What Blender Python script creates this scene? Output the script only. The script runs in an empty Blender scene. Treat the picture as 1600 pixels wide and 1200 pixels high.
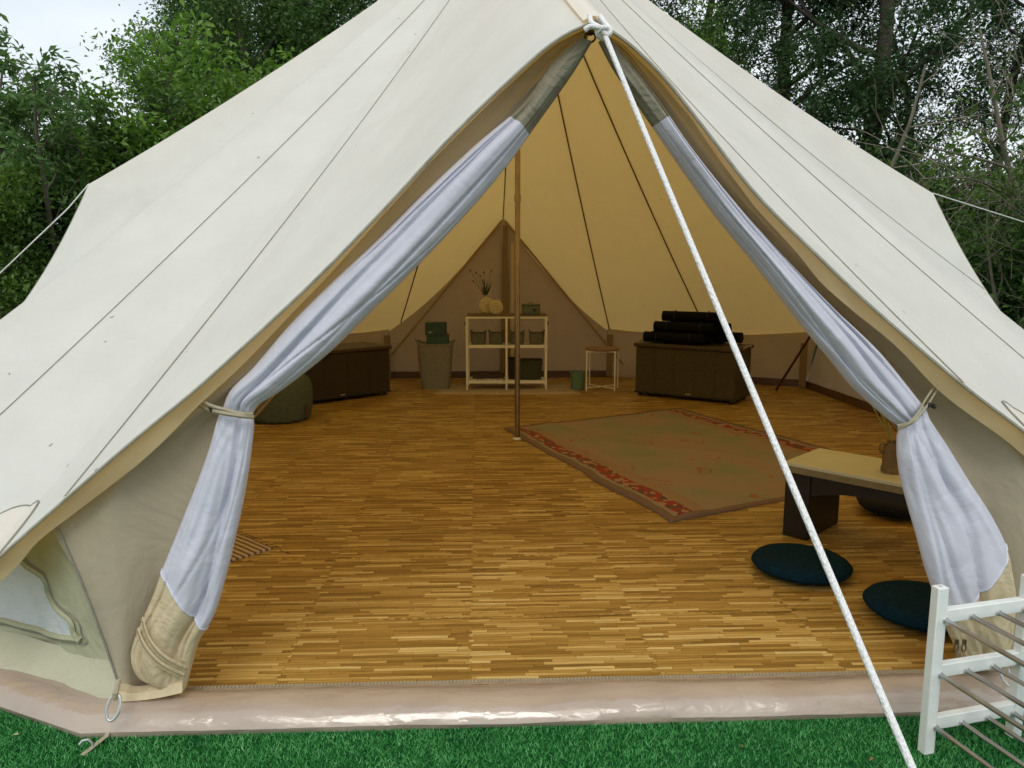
import bpy, bmesh, math, random
import numpy as np
from mathutils import Vector, Matrix, noise
R = math.radians
S = bpy.context.scene
C = S.collection
rnd = random.Random(7)

# ------------------------------------------------------------ camera, sky, sun, exposure
FPX, CAMH, PITCH = 1202.0, 1.30, 8.75          # focal length in photo pixels, eye height, downward pitch
cam = bpy.data.objects.new('camera', bpy.data.cameras.new('camera'))
C.objects.link(cam); S.camera = cam
cam.data.sensor_width = 36.0; cam.data.lens = FPX / 1600 * 36
cam.data.clip_start = 0.05; cam.data.clip_end = 900
cam.location = (0, 0, CAMH); cam.rotation_euler = (R(90 - PITCH), 0, 0)

SUN_EL, SUN_AZ = 52, 180                        # degrees; azimuth measured from +Y clockwise
w = bpy.data.worlds.new('World'); S.world = w; w.use_nodes = True
nt = w.node_tree; nt.nodes.clear()
def N(t, typ, **kw):
    n = t.nodes.new(typ)
    for k, v in kw.items():
        if k in n.inputs.keys(): n.inputs[k].default_value = v
        else: setattr(n, k, v)
    return n
sky = N(nt, 'ShaderNodeTexSky', sky_type='NISHITA', sun_disc=False, air_density=1.0, dust_density=3.0, ozone_density=1.0)
sky.sun_elevation = R(SUN_EL); sky.sun_rotation = R(SUN_AZ)
# thin overcast: cloud layer over the blue sky
tc = N(nt, 'ShaderNodeTexCoord'); mp = N(nt, 'ShaderNodeMapping'); mp.inputs['Scale'].default_value = (1, 1, 2.6)
cn = N(nt, 'ShaderNodeTexNoise', Scale=2.2, Detail=6.0, Roughness=0.55)
cr = N(nt, 'ShaderNodeValToRGB'); cr.color_ramp.elements[0].position = .35; cr.color_ramp.elements[1].position = .7
cr.color_ramp.elements[0].color = (.62, .62, .62, 1); cr.color_ramp.elements[1].color = (.97, .97, .97, 1)
cm = N(nt, 'ShaderNodeMixRGB'); cm.inputs['Color2'].default_value = (9.3, 9.9, 10.2, 1)
bg = N(nt, 'ShaderNodeBackground', Strength=0.095); out = N(nt, 'ShaderNodeOutputWorld')
L = nt.links.new
L(tc.outputs['Generated'], mp.inputs[0]); L(mp.outputs[0], cn.inputs['Vector']); L(cn.outputs['Fac'], cr.inputs[0])
L(cr.outputs[0], cm.inputs['Fac']); L(sky.outputs[0], cm.inputs['Color1']); L(cm.outputs[0], bg.inputs['Color']); L(bg.outputs[0], out.inputs[0])
sl = bpy.data.lights.new('sun', 'SUN'); sl.energy = 0.9; sl.angle = R(24); sl.color = (1, .96, .9)
so = bpy.data.objects.new('sun', sl); C.objects.link(so)
a, e = R(SUN_AZ), R(SUN_EL)
sd = Vector((math.sin(a) * math.cos(e), math.cos(a) * math.cos(e), math.sin(e)))
so.rotation_euler = sd.to_track_quat('Z', 'Y').to_euler(); so.location = sd * 30
S.view_settings.view_transform = 'Standard'; S.view_settings.look = 'None'
S.view_settings.exposure = 0.3; S.view_settings.gamma = 1.0; S.view_settings.use_curve_mapping = False
S.render.engine = 'CYCLES'
S.cycles.max_bounces = 8; S.cycles.diffuse_bounces = 5; S.cycles.transmission_bounces = 6; S.cycles.transparent_max_bounces = 8

# ------------------------------------------------------------ surveying helpers: sight line of a photo point cut with a real plane
TC = Vector((0.04, 5.62, 0.0)); PHI = R(2.5)     # tent centre on the ground and its turn
Mt = Matrix.Translation(TC) @ Matrix.Rotation(PHI, 4, 'Z'); Mi = Mt.inverted()
cp, sp_ = math.cos(R(PITCH)), math.sin(R(PITCH))
def ray(px, py):
    x = (px - 800) / FPX; y = -(py - 600) / FPX
    return Vector((x, cp + y * sp_, -sp_ + y * cp))
def F(px, py, z=0.02):                           # on a level plane
    d = ray(px, py); t = (z - CAMH) / d.z
    return Vector((0, 0, CAMH)) + d * t
def PY(px, py, Y):                               # on a plane across the view at distance Y
    d = ray(px, py); return Vector((0, 0, CAMH)) + d * (Y / d.y)
def V(px, py, v):                                # tent frame, on the plane v = const (parallel to the door)
    o = Mi @ Vector((0, 0, CAMH)); d = Mi.to_3x3() @ ray(px, py)
    return o + d * ((v - o.y) / d.y)

# ------------------------------------------------------------ object helpers
def tag(o, label=None, cat=None, group=None, kind=None):
    if label: o['label'] = label
    if cat: o['category'] = cat
    if group: o['group'] = group
    if kind: o['kind'] = kind
    return o
def link(name, me, parent=None):
    o = bpy.data.objects.new(name, me); C.objects.link(o)
    if parent: o.parent = parent
    return o
def thing(name, label, cat, loc=(0, 0, 0), rz=0, group=None):
    o = bpy.data.objects.new(name, None); C.objects.link(o); o.empty_display_size = .1
    o.location = loc; o.rotation_euler = (0, 0, rz)
    return tag(o, label, cat, group)
class MB:
    def __init__(s): s.v = []; s.f = []
    def add(s, vs, fs):
        n = len(s.v); s.v += [tuple(p) for p in vs]; s.f += [tuple(i + n for i in f) for f in fs]
    def box(s, c, d, rz=0, M=None):
        x, y, z = d[0] / 2, d[1] / 2, d[2] / 2
        m = Matrix.Translation(c) @ Matrix.Rotation(rz, 4, 'Z')
        if M is not None: m = M @ m
        p = [m @ Vector((i * x, j * y, k * z)) for i in (-1, 1) for j in (-1, 1) for k in (-1, 1)]
        s.add(p, [(0, 1, 3, 2), (4, 6, 7, 5), (0, 4, 5, 1), (2, 3, 7, 6), (0, 2, 6, 4), (1, 5, 7, 3)]); return s
    def tube(s, pts, r, n=10, cap=True, closed=False):
        pts = [Vector(p) for p in pts]; m = len(pts); rr = r if isinstance(r, (list, tuple)) else [r] * m
        vs = []; up = None
        for i, p in enumerate(pts):
            if closed: d = pts[(i + 1) % m] - pts[i - 1]
            else: d = pts[min(i + 1, m - 1)] - pts[max(i - 1, 0)]
            if d.length < 1e-9: d = Vector((0, 0, 1))
            d.normalize()
            if up is None:
                up = Vector((0, 0, 1)) if abs(d.z) < .9 else Vector((1, 0, 0))
            sx = d.cross(up); sx.normalize(); up = sx.cross(d); up.normalize()
            for k in range(n):
                a = 2 * math.pi * k / n; vs.append(p + (sx * math.cos(a) + up * math.sin(a)) * rr[i])
        fs = []
        for i in range(m if closed else m - 1):
            j = (i + 1) % m
            for k in range(n):
                fs.append((i * n + k, i * n + (k + 1) % n, j * n + (k + 1) % n, j * n + k))
        if cap and not closed: fs += [tuple(range(n))[::-1], tuple(range((m - 1) * n, m * n))]
        s.add(vs, fs); return s
    def lathe(s, prof, c=(0, 0, 0), n=32, M=None, fn=None):
        vs = []; c = Vector(c)
        for (r, z) in prof:
            for k in range(n):
                a = 2 * math.pi * k / n
                q = Vector((r * math.cos(a), r * math.sin(a), z))
                if fn: q = fn(q)
                q = (M @ q) if M is not None else q
                vs.append(q + c)
        fs = [(i * n + k, i * n + (k + 1) % n, (i + 1) * n + (k + 1) % n, (i + 1) * n + k) for i in range(len(prof) - 1) for k in range(n)]
        fs += [tuple(range(n))[::-1], tuple(range((len(prof) - 1) * n, len(prof) * n))]
        s.add(vs, fs); return s
    def grid(s, rows):
        n = len(rows[0]); vs = [p for r in rows for p in r]
        s.add(vs, [(i * n + j, i * n + j + 1, (i + 1) * n + j + 1, (i + 1) * n + j) for i in range(len(rows) - 1) for j in range(n - 1)]); return s
    def mesh(s, name, mat, smooth=True):
        me = bpy.data.meshes.new(name); me.from_pydata([tuple(v) for v in s.v], [], s.f); me.materials.append(mat)
        if smooth:
            for p in me.polygons: p.use_smooth = True
        me.update(); return me
    def build(s, name, mat, parent=None, smooth=True, bevel=0, sub=0):
        o = link(name, s.mesh(name, mat, smooth), parent)
        if bevel:
            b = o.modifiers.new('b', 'BEVEL'); b.width = bevel; b.segments = 2; b.limit_method = 'ANGLE'; b.angle_limit = R(40)
        if sub:
            b = o.modifiers.new('s', 'SUBSURF'); b.levels = b.render_levels = sub
        if smooth and (bevel or not sub):
            try: o.data.set_sharp_from_angle(angle=R(42))
            except Exception: pass
        return o
def catmull(pts, n):
    P = [Vector(p) for p in pts]; P = [P[0] * 2 - P[1]] + P + [P[-1] * 2 - P[-2]]; o = []
    m = len(P) - 3
    for i in range(n):
        t = i / (n - 1) * m; k = min(int(t), m - 1); t -= k
        a, b, c, d = P[k:k + 4]
        o.append(.5 * ((2 * b) + (c - a) * t + (2 * a - 5 * b + 4 * c - d) * t * t + (3 * b - a - 3 * c + d) * t ** 3))
    return o
def nz(x, y=0, z=0): return noise.noise(Vector((x, y, z)))

# ------------------------------------------------------------ materials
def mat(name): 
    m = bpy.data.materials.new(name); m.use_nodes = True; m.node_tree.nodes.clear()
    t = m.node_tree; o = t.nodes.new('ShaderNodeOutputMaterial'); return m, t, o
def ramp(t, stops):
    r = t.nodes.new('ShaderNodeValToRGB'); e = r.color_ramp.elements
    while len(e) < len(stops): e.new(.5)
    for k, (p, c) in enumerate(stops):
        e[k].position = p; e[k].color = (*c, 1) if len(c) == 3 else c
    return r
def lk(t, a, b): t.links.new(a, b)
def simple(name, col, rough=.6, metal=0, nscale=30, nvar=.15, bump=.1, bscale=120, spec=.5, coat=0, coords='Object', stretch=None, bdist=.002, sheen=0):
    m, t, o = mat(name); b = N(t, 'ShaderNodeBsdfPrincipled', Roughness=rough, Metallic=metal)
    b.inputs['Specular IOR Level'].default_value = spec; b.inputs['Coat Weight'].default_value = coat
    if sheen: b.inputs['Sheen Weight'].default_value = sheen
    tc = t.nodes.new('ShaderNodeTexCoord'); mp = t.nodes.new('ShaderNodeMapping'); lk(t, tc.outputs[coords], mp.inputs[0])
    if stretch: mp.inputs['Scale'].default_value = stretch
    n = N(t, 'ShaderNodeTexNoise', Scale=nscale, Detail=5.0); lk(t, mp.outputs[0], n.inputs['Vector'])
    c = Vector(col); r = ramp(t, [(.3, c * (1 - nvar)), (.7, c * (1 + nvar))])
    lk(t, n.outputs['Fac'], r.inputs[0]); lk(t, r.outputs[0], b.inputs['Base Color'])
    if bump:
        n2 = N(t, 'ShaderNodeTexNoise', Scale=bscale, Detail=3.0); lk(t, mp.outputs[0], n2.inputs['Vector'])
        bp = N(t, 'ShaderNodeBump', Strength=bump, Distance=bdist); lk(t, n2.outputs['Fac'], bp.inputs['Height']); lk(t, bp.outputs[0], b.inputs['Normal'])
    lk(t, b.outputs[0], o.inputs[0]); return m
def cloth(name, col, trans, weave=900, wrinkle=.3, specks=0, stain=.06, rough=.9, wsc=2.5):
    """thin fabric: reflects col, lets trans through"""
    m, t, o = mat(name)
    tc = t.nodes.new('ShaderNodeTexCoord'); X = tc.outputs['Object']
    n = N(t, 'ShaderNodeTexNoise', Scale=3.0, Detail=6.0, Roughness=.6); lk(t, X, n.inputs['Vector'])
    c = Vector(col); r = ramp(t, [(.3, c * (1 - stain)), (.7, c * (1 + stain * .4))]); lk(t, n.outputs['Fac'], r.inputs[0])
    colout = r.outputs[0]
    if specks:
        v = N(t, 'ShaderNodeTexVoronoi', Scale=8.5, Randomness=1.0); mp = t.nodes.new('ShaderNodeMapping')
        n3 = N(t, 'ShaderNodeTexNoise', Scale=40.0); lk(t, X, n3.inputs['Vector'])
        vm = N(t, 'ShaderNodeVectorMath', operation='SCALE'); vm.inputs['Scale'].default_value = .03; lk(t, n3.outputs['Color'], vm.inputs[0])
        va = N(t, 'ShaderNodeVectorMath', operation='ADD'); lk(t, X, va.inputs[0]); lk(t, vm.outputs[0], va.inputs[1]); lk(t, va.outputs[0], v.inputs['Vector'])
        sz = N(t, 'ShaderNodeMath', operation='MULTIPLY'); sz.inputs[1].default_value = .075
        sc = t.nodes.new('ShaderNodeSeparateColor'); lk(t, v.outputs['Color'], sc.inputs[0])
        pw = N(t, 'ShaderNodeMath', operation='POWER'); pw.inputs[1].default_value = 1.6; lk(t, sc.outputs[0], pw.inputs[0]); lk(t, pw.outputs[0], sz.inputs[0])
        lt = N(t, 'ShaderNodeMath', operation='LESS_THAN'); lk(t, v.outputs['Distance'], lt.inputs[0]); lk(t, sz.outputs[0], lt.inputs[1])
        ml = N(t, 'ShaderNodeMath', operation='MULTIPLY'); ml.inputs[1].default_value = specks; lk(t, lt.outputs[0], ml.inputs[0])
        mx = N(t, 'ShaderNodeMixRGB'); mx.inputs['Color2'].default_value = (.16, .15, .11, 1); lk(t, ml.outputs[0], mx.inputs['Fac']); lk(t, colout, mx.inputs['Color1'])
        colout = mx.outputs[0]
    wv = N(t, 'ShaderNodeTexNoise', Scale=weave, Detail=2.0); lk(t, X, wv.inputs['Vector'])
    b1 = N(t, 'ShaderNodeBump', Strength=.25, Distance=.0006); lk(t, wv.outputs['Fac'], b1.inputs['Height'])
    wr = N(t, 'ShaderNodeTexNoise', Scale=wsc, Detail=5.0, Roughness=.55, Distortion=.6); lk(t, X, wr.inputs['Vector'])
    b2 = N(t, 'ShaderNodeBump', Strength=wrinkle, Distance=.06); lk(t, wr.outputs['Fac'], b2.inputs['Height']); lk(t, b1.outputs[0], b2.inputs['Normal'])
    d = N(t, 'ShaderNodeBsdfDiffuse'); lk(t, colout, d.inputs['Color']); lk(t, b2.outputs[0], d.inputs['Normal'])
    tr = N(t, 'ShaderNodeBsdfTranslucent', Color=(*trans, 1)); lk(t, b2.outputs[0], tr.inputs['Normal'])
    ad = t.nodes.new('ShaderNodeAddShader'); lk(t, d.outputs[0], ad.inputs[0]); lk(t, tr.outputs[0], ad.inputs[1]); lk(t, ad.outputs[0], o.inputs[0])
    return m

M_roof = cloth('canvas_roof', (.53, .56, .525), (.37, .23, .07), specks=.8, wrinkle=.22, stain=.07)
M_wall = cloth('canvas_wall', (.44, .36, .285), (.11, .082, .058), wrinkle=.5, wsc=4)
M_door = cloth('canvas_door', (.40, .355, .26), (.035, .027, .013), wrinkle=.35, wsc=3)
M_outw = cloth('canvas_outer_wall', (.42, .43, .30), (.05, .06, .03), wrinkle=.5, wsc=5)
M_hem = cloth('canvas_hem', (.55, .47, .31), (.16, .11, .04), wrinkle=.4, wsc=8)
M_net = cloth('white_voile', (.57, .58, .66), (.10, .10, .115), wrinkle=.22, wsc=6, weave=1500, stain=.03)
M_netblue = cloth('window_voile', (.55, .62, .66), (.12, .13, .13), wrinkle=.4, wsc=9, stain=.05)
M_seam = simple('seam_thread', (.26, .255, .21), .9, bump=0)
M_seamin = simple('seam_inside_shade', (.10, .055, .02), .9, bump=0)  # dark brown painted in for the dimmer light through the doubled seam cloth
M_strap = simple('cotton_webbing', (.36, .32, .22), .9, nscale=200, bump=.4, bscale=700)
M_rope = None
M_white = simple('white_paint', (.74, .76, .74), .35, nscale=8, nvar=.04, bump=.05, bscale=60)
M_steel = simple('brushed_steel', (.42, .39, .36), .22, metal=1, nscale=14, nvar=.25, bump=.04, stretch=(1, 1, .1))
M_zinc = simple('zinc_wire', (.60, .61, .60), .4, metal=.5, nscale=40)
M_black = simple('black_plastic', (.015, .015, .015), .4)
M_brass = simple('tarnished_metal', (.18, .15, .10), .35, metal=.8)

def mat_rope(name, col, scale=55.):
    m, t, o = mat(name); b = N(t, 'ShaderNodeBsdfPrincipled', Roughness=.55)
    tc = t.nodes.new('ShaderNodeTexCoord'); v = N(t, 'ShaderNodeTexVoronoi', Scale=scale); mp = t.nodes.new('ShaderNodeMapping')
    mp.inputs['Scale'].default_value = (2.5, 1.6, 1.2)
    lk(t, tc.outputs['Object'], mp.inputs[0]); lk(t, mp.outputs[0], v.inputs['Vector'])
    r = ramp(t, [(0, Vector(col)), (.75, Vector(col) * .84)]); lk(t, v.outputs['Distance'], r.inputs[0]); lk(t, r.outputs[0], b.inputs['Base Color'])
    bp = N(t, 'ShaderNodeBump', Strength=.8, Distance=.003); bp.invert = True; lk(t, v.outputs['Distance'], bp.inputs['Height']); lk(t, bp.outputs[0], b.inputs['Normal'])
    lk(t, b.outputs[0], o.inputs[0]); return m
M_rope = mat_rope('braided_white_rope', (.88, .88, .86), 110.)

# groundsheet PVC: glossy beige with creases
def mat_pvc():
    m, t, o = mat('beige_pvc'); b = N(t, 'ShaderNodeBsdfPrincipled', Roughness=.2)
    b.inputs['Specular IOR Level'].default_value = .75
    tc = t.nodes.new('ShaderNodeTexCoord'); X = tc.outputs['Object']
    n = N(t, 'ShaderNodeTexNoise', Scale=4.0, Detail=6.0); lk(t, X, n.inputs['Vector'])
    r = ramp(t, [(.3, (.35, .275, .215)), (.7, (.43, .35, .28))]); lk(t, n.outputs['Fac'], r.inputs[0])
    nd = N(t, 'ShaderNodeTexNoise', Scale=26.0, Detail=8.0, Roughness=.75); lk(t, X, nd.inputs['Vector']); rd = ramp(t, [(.60, (0,) * 3), (.74, (.55,) * 3)]); lk(t, nd.outputs['Fac'], rd.inputs[0])
    md = N(t, 'ShaderNodeMixRGB'); md.inputs['Color2'].default_value = (.20, .16, .11, 1); lk(t, rd.outputs[0], md.inputs['Fac']); lk(t, r.outputs[0], md.inputs['Color1']); lk(t, md.outputs[0], b.inputs['Base Color'])
    n4 = N(t, 'ShaderNodeTexNoise', Scale=9.0, Detail=4.0); lk(t, X, n4.inputs['Vector'])
    rr = ramp(t, [(.38, (.09,) * 3), (.62, (.26,) * 3)]); b.inputs['Coat Weight'].default_value = .5; b.inputs['Coat Roughness'].default_value = .06; lk(t, n4.outputs['Fac'], rr.inputs[0]); lk(t, rr.outputs[0], b.inputs['Roughness'])
    mp = t.nodes.new('ShaderNodeMapping'); mp.inputs['Scale'].default_value = (2.2, 5, 5); lk(t, X, mp.inputs[0])
    v = N(t, 'ShaderNodeTexVoronoi', Scale=1.5, feature='SMOOTH_F1'); v.inputs['Smoothness'].default_value = .35
    n5 = N(t, 'ShaderNodeTexNoise', Scale=5.0, Detail=2.0); lk(t, mp.outputs[0], n5.inputs['Vector'])
    mx = N(t, 'ShaderNodeMixRGB', Fac=.25); lk(t, mp.outputs[0], mx.inputs['Color1']); lk(t, n5.outputs['Color'], mx.inputs['Color2']); lk(t, mx.outputs[0], v.inputs['Vector'])
    bp = N(t, 'ShaderNodeBump', Strength=.5, Distance=.03); lk(t, v.outputs['Distance'], bp.inputs['Height'])
    v2 = N(t, 'ShaderNodeTexVoronoi', Scale=6.0, feature='DISTANCE_TO_EDGE'); lk(t, mx.outputs[0], v2.inputs['Vector']); r2 = ramp(t, [(0, (0,) * 3), (.12, (1,) * 3)]); lk(t, v2.outputs['Distance'], r2.inputs[0])
    b2 = N(t, 'ShaderNodeBump', Strength=.07, Distance=.004); lk(t, r2.outputs[0], b2.inputs['Height']); lk(t, bp.outputs[0], b2.inputs['Normal']); lk(t, b2.outputs[0], b.inputs['Normal'])
    lk(t, b.outputs[0], o.inputs[0]); return m
M_pvc = mat_pvc()

# printed strip-parquet foam
def mat_parquet():
    m, t, o = mat('parquet_print_foam'); b = N(t, 'ShaderNodeBsdfPrincipled', Roughness=.42)
    b.inputs['Specular IOR Level'].default_value = .35
    tc = t.nodes.new('ShaderNodeTexCoord'); oi = t.nodes.new('ShaderNodeObjectInfo')
    wob = N(t, 'ShaderNodeTexNoise', Scale=5.0, Detail=1.0); lk(t, tc.outputs['Object'], wob.inputs['Vector'])
    sx = t.nodes.new('ShaderNodeSeparateXYZ'); lk(t, tc.outputs['Object'], sx.inputs[0])
    def M(op, a, b_=None, c=None):
        n = N(t, 'ShaderNodeMath', operation=op)
        for k, q in enumerate((a, b_, c)):
            if q is None: continue
            if isinstance(q, (int, float)): n.inputs[k].default_value = q
            else: lk(t, q, n.inputs[k])
        return n.outputs[0]
    rx = M('MULTIPLY', oi.outputs['Random'], 37.0)
    yy = M('DIVIDE', M('ADD', M('ADD', sx.outputs[1], M('MULTIPLY', M('SUBTRACT', wob.outputs['Fac'], .5), .012)), 10.), .0165)
    row = M('FLOOR', yy)
    rv = t.nodes.new('ShaderNodeCombineXYZ'); lk(t, row, rv.inputs[0]); lk(t, rx, rv.inputs[1])
    w1 = N(t, 'ShaderNodeTexWhiteNoise', noise_dimensions='2D'); lk(t, rv.outputs[0], w1.inputs['Vector'])
    xx = M('ADD', M('DIVIDE', sx.outputs[0], .20), M('MULTIPLY', w1.outputs['Value'], 9.0))
    pc = M('FLOOR', xx)
    cv = t.nodes.new('ShaderNodeCombineXYZ'); lk(t, pc, cv.inputs[0]); lk(t, row, cv.inputs[1]); lk(t, rx, cv.inputs[2])
    w2 = N(t, 'ShaderNodeTexWhiteNoise', noise_dimensions='3D'); lk(t, cv.outputs[0], w2.inputs['Vector'])
    r = ramp(t, [(0, (.24, .13, .024)), (.25, (.36, .205, .042)), (.6, (.46, .285, .067)), (.85, (.56, .375, .11)), (1., (.70, .52, .20))])
    lk(t, w2.outputs['Value'], r.inputs[0])
    # grain
    mp = t.nodes.new('ShaderNodeMapping'); mp.inputs['Scale'].default_value = (3, 90, 1); lk(t, tc.outputs['Object'], mp.inputs[0])
    va = N(t, 'ShaderNodeVectorMath', operation='ADD'); lk(t, mp.outputs[0], va.inputs[0]); lk(t, w2.outputs['Color'], va.inputs[1])
    g = N(t, 'ShaderNodeTexNoise', Scale=2.5, Detail=6.0, Roughness=.7); lk(t, va.outputs[0], g.inputs['Vector'])
    gr = ramp(t, [(.33, (.50,) * 3), (.62, (1.15,) * 3)]); lk(t, g.outputs['Fac'], gr.inputs[0])
    mx = N(t, 'ShaderNodeMixRGB', blend_type='MULTIPLY', Fac=.8); lk(t, r.outputs[0], mx.inputs['Color1']); lk(t, gr.outputs[0], mx.inputs['Color2'])
    # joint lines
    fy = M('FRACT', yy); ly = M('LESS_THAN', fy, .10)
    fx = M('FRACT', xx); lx = M('LESS_THAN', fx, .012)
    ln = M('MULTIPLY', M('MAXIMUM', ly, lx), .6)
    m2 = N(t, 'ShaderNodeMixRGB'); lk(t, ln, m2.inputs['Fac']); lk(t, mx.outputs[0], m2.inputs['Color1']); m2.inputs['Color2'].default_value = (.06, .025, .008, 1)
    # scuffs
    sc = N(t, 'ShaderNodeTexNoise', Scale=2.2, Detail=4.0); lk(t, tc.outputs['Object'], sc.inputs['Vector'])
    sr = ramp(t, [(.3, (.38,) * 3), (.7, (.58,) * 3)]); lk(t, sc.outputs['Fac'], sr.inputs[0]); lk(t, sr.outputs[0], b.inputs['Roughness'])
    lk(t, m2.outputs[0], b.inputs['Base Color'])
    bp = N(t, 'ShaderNodeBump', Strength=.35, Distance=.0012); lk(t, g.outputs['Fac'], bp.inputs['Height'])
    b3 = N(t, 'ShaderNodeBump', Strength=.3, Distance=.01); lk(t, wob.outputs['Fac'], b3.inputs['Height']); lk(t, bp.outputs[0], b3.inputs['Normal']); lk(t, b3.outputs[0], b.inputs['Normal'])
    lk(t, b.outputs[0], o.inputs[0]); return m
M_parq = mat_parquet()

# ------------------------------------------------------------ ground
def mat_ground(name, stops, sc, bump):
    m, t, o = mat(name); b = N(t, 'ShaderNodeBsdfPrincipled', Roughness=.95); b.inputs['Specular IOR Level'].default_value = .1
    tc = t.nodes.new('ShaderNodeTexCoord'); n = N(t, 'ShaderNodeTexNoise', Scale=sc, Detail=9.0, Roughness=.7); lk(t, tc.outputs['Object'], n.inputs['Vector'])
    r = ramp(t, stops); lk(t, n.outputs['Fac'], r.inputs[0]); lk(t, r.outputs[0], b.inputs['Base Color'])
    bp = N(t, 'ShaderNodeBump', Strength=.8, Distance=bump); lk(t, n.outputs['Fac'], bp.inputs['Height']); lk(t, bp.outputs[0], b.inputs['Normal'])
    lk(t, b.outputs[0], o.inputs[0]); return m
M_earth = mat_ground('woodland_floor', [(.3, (.025, .018, .01)), (.55, (.035, .04, .014)), (.75, (.05, .07, .02))], 1.7, .05)
g = MB(); n = 40
g.grid([[Vector((-400 + 800 * j / n, -400 + 800 * i / n, -.02)) for j in range(n + 1)] for i in range(n + 1)])
tag(g.build('ground', M_earth), kind='structure')
M_turf = mat_ground('turf_backing', [(.3, (.004, .045, .012)), (.7, (.012, .10, .026))], 60, .004)
g = MB()
def turf_z(x, y): return .004 * nz(x * 1.3, y * 1.3, 3) + .003 * nz(x * 4, y * 4, 5)
g.grid([[Vector((-5 + .1 * j, -1.5 + .1 * i, turf_z(-5 + .1 * j, -1.5 + .1 * i))) for j in range(111)] for i in range(111)])
tag(g.build('artificial_turf', M_turf), kind='structure')
# turf pile: individual blades where the turf shows
def mat_blade():
    m, t, o = mat('turf_blades'); b = N(t, 'ShaderNodeBsdfPrincipled', Roughness=.45); b.inputs['Specular IOR Level'].default_value = .45
    ge = t.nodes.new('ShaderNodeNewGeometry'); tc = t.nodes.new('ShaderNodeTexCoord')
    n = N(t, 'ShaderNodeTexNoise', Scale=9.0, Detail=3.0); lk(t, tc.outputs['Object'], n.inputs['Vector'])
    ad = N(t, 'ShaderNodeMath', operation='MULTIPLY_ADD'); ad.inputs[1].default_value = .45; lk(t, ge.outputs['Random Per Island'], ad.inputs[0])
    ms = N(t, 'ShaderNodeMath', operation='MULTIPLY'); ms.inputs[1].default_value = .6; lk(t, n.outputs['Fac'], ms.inputs[0]); lk(t, ms.outputs[0], ad.inputs[2])
    r = ramp(t, [(.15, (.014, .12, .022)), (.5, (.034, .25, .048)), (.85, (.14, .46, .14)), (.95, (.32, .60, .28))]); lk(t, ad.outputs[0], r.inputs[0]); lk(t, r.outputs[0], b.inputs['Base Color'])
    lk(t, b.outputs[0], o.inputs[0]); return m
rs = np.random.RandomState(3)
def blades(n, x0, x1, y0, y1, h, wd):
    p = np.stack([rs.uniform(x0, x1, n), rs.uniform(y0, y1, n)], 1)
    # keep only blades in front of / beside the tent
    dx, dy = p[:, 0] - TC.x, p[:, 1] - TC.y
    u = dx * math.cos(PHI) + dy * math.sin(PHI); v = -dx * math.sin(PHI) + dy * math.cos(PHI)
    keep = (v < -3.50) | ((v + 3.5) < (np.abs(u) - 1.42) * .57) 
    p = p[keep]; n = len(p)
    a = rs.uniform(0, 2 * np.pi, n); l = rs.normal(0, .006, (n, 2)); hh = h * rs.uniform(.6, 1.2, n)
    base = np.stack([p[:, 0], p[:, 1], np.full(n, .001)], 1); d = np.stack([np.cos(a), np.sin(a), np.zeros(n)], 1) * wd
    tip = base + np.stack([l[:, 0], l[:, 1], hh], 1)
    return np.stack([base - d, base + d, tip], 1).reshape(-1, 3)
vv = np.concatenate([blades(260000, -2.1, 2.3, 1.55, 2.75, .0105, .0015), blades(120000, -4, 4, .2, 3.0, .0105, .0021)])
me = bpy.data.meshes.new('turf_pile'); nn = len(vv) // 3
me.vertices.add(len(vv)); me.vertices.foreach_set('co', vv.ravel()); me.loops.add(len(vv)); me.loops.foreach_set('vertex_index', np.arange(len(vv)))
me.polygons.add(nn); me.polygons.foreach_set('loop_start', np.arange(nn) * 3); me.polygons.foreach_set('loop_total', np.full(nn, 3))
me.materials.append(mat_blade()); me.update(); me.validate()
tag(link('turf_pile', me), 'bright green artificial grass pile in front of the tent', 'artificial grass', kind='stuff')

# ------------------------------------------------------------ tent plan (tent frame; u right, v away from the door)
VF, VBK, US = -3.45, 3.20, 3.20
POLY = [(-1.36, VF), (1.36, VF), (2.6, -2.85), (US, -1.6), (US, 2.35), (1.5, VBK), (-1.5, VBK), (-US, 2.35), (-US, -1.6), (-2.6, -2.85)]
APEX = Vector((0, 0, 3.75))
tent = thing('bell_tent', 'large cream canvas bell tent with open front door and rolled back curtains', 'tent', TC, PHI)
FR = V(930, 32, VF - .10)                        # tip of the roof over the front door
AL = Vector((-2.98, -.0, 1.86)); AR = Vector((3.09, .1, 1.83)); AB = Vector((0.0, VBK, 1.83))
edgeL = [V(x, y, VF - .10) for x, y in [(930, 30), (868, 62), (800, 120), (700, 217), (600, 325), (500, 428), (400, 522), (300, 612), (210, 685), (60, 815), (0, 868), (-62, 922)]]
edgeR = [V(x, y, VF - .10) for x, y in [(930, 30), (985, 68), (1040, 122), (1100, 198), (1180, 300), (1275, 395), (1365, 480), (1495, 592), (1600, 672), (1690, 742)]]
e1L, e1R = edgeL[-1], edgeR[-1]
eML = Vector((-2.75, -2.98, .50)); eMR = Vector((2.60, -2.98, .35)); e2L = Vector((-3.42, -1.62, .52)); e2R = Vector((3.42, -1.74, .35)); e3L = Vector((-3.45, 2.45, .57)); e3R = Vector((3.4, 2.45, .57))
e4L = Vector((-1.30, VBK + .02, .56)); e4R = Vector((1.20, VBK + .02, .56))
SAGL, INL, PWL = .30, 0, 1.0
SAGR, INR, PWR = .30, 0, 1.0
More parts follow.
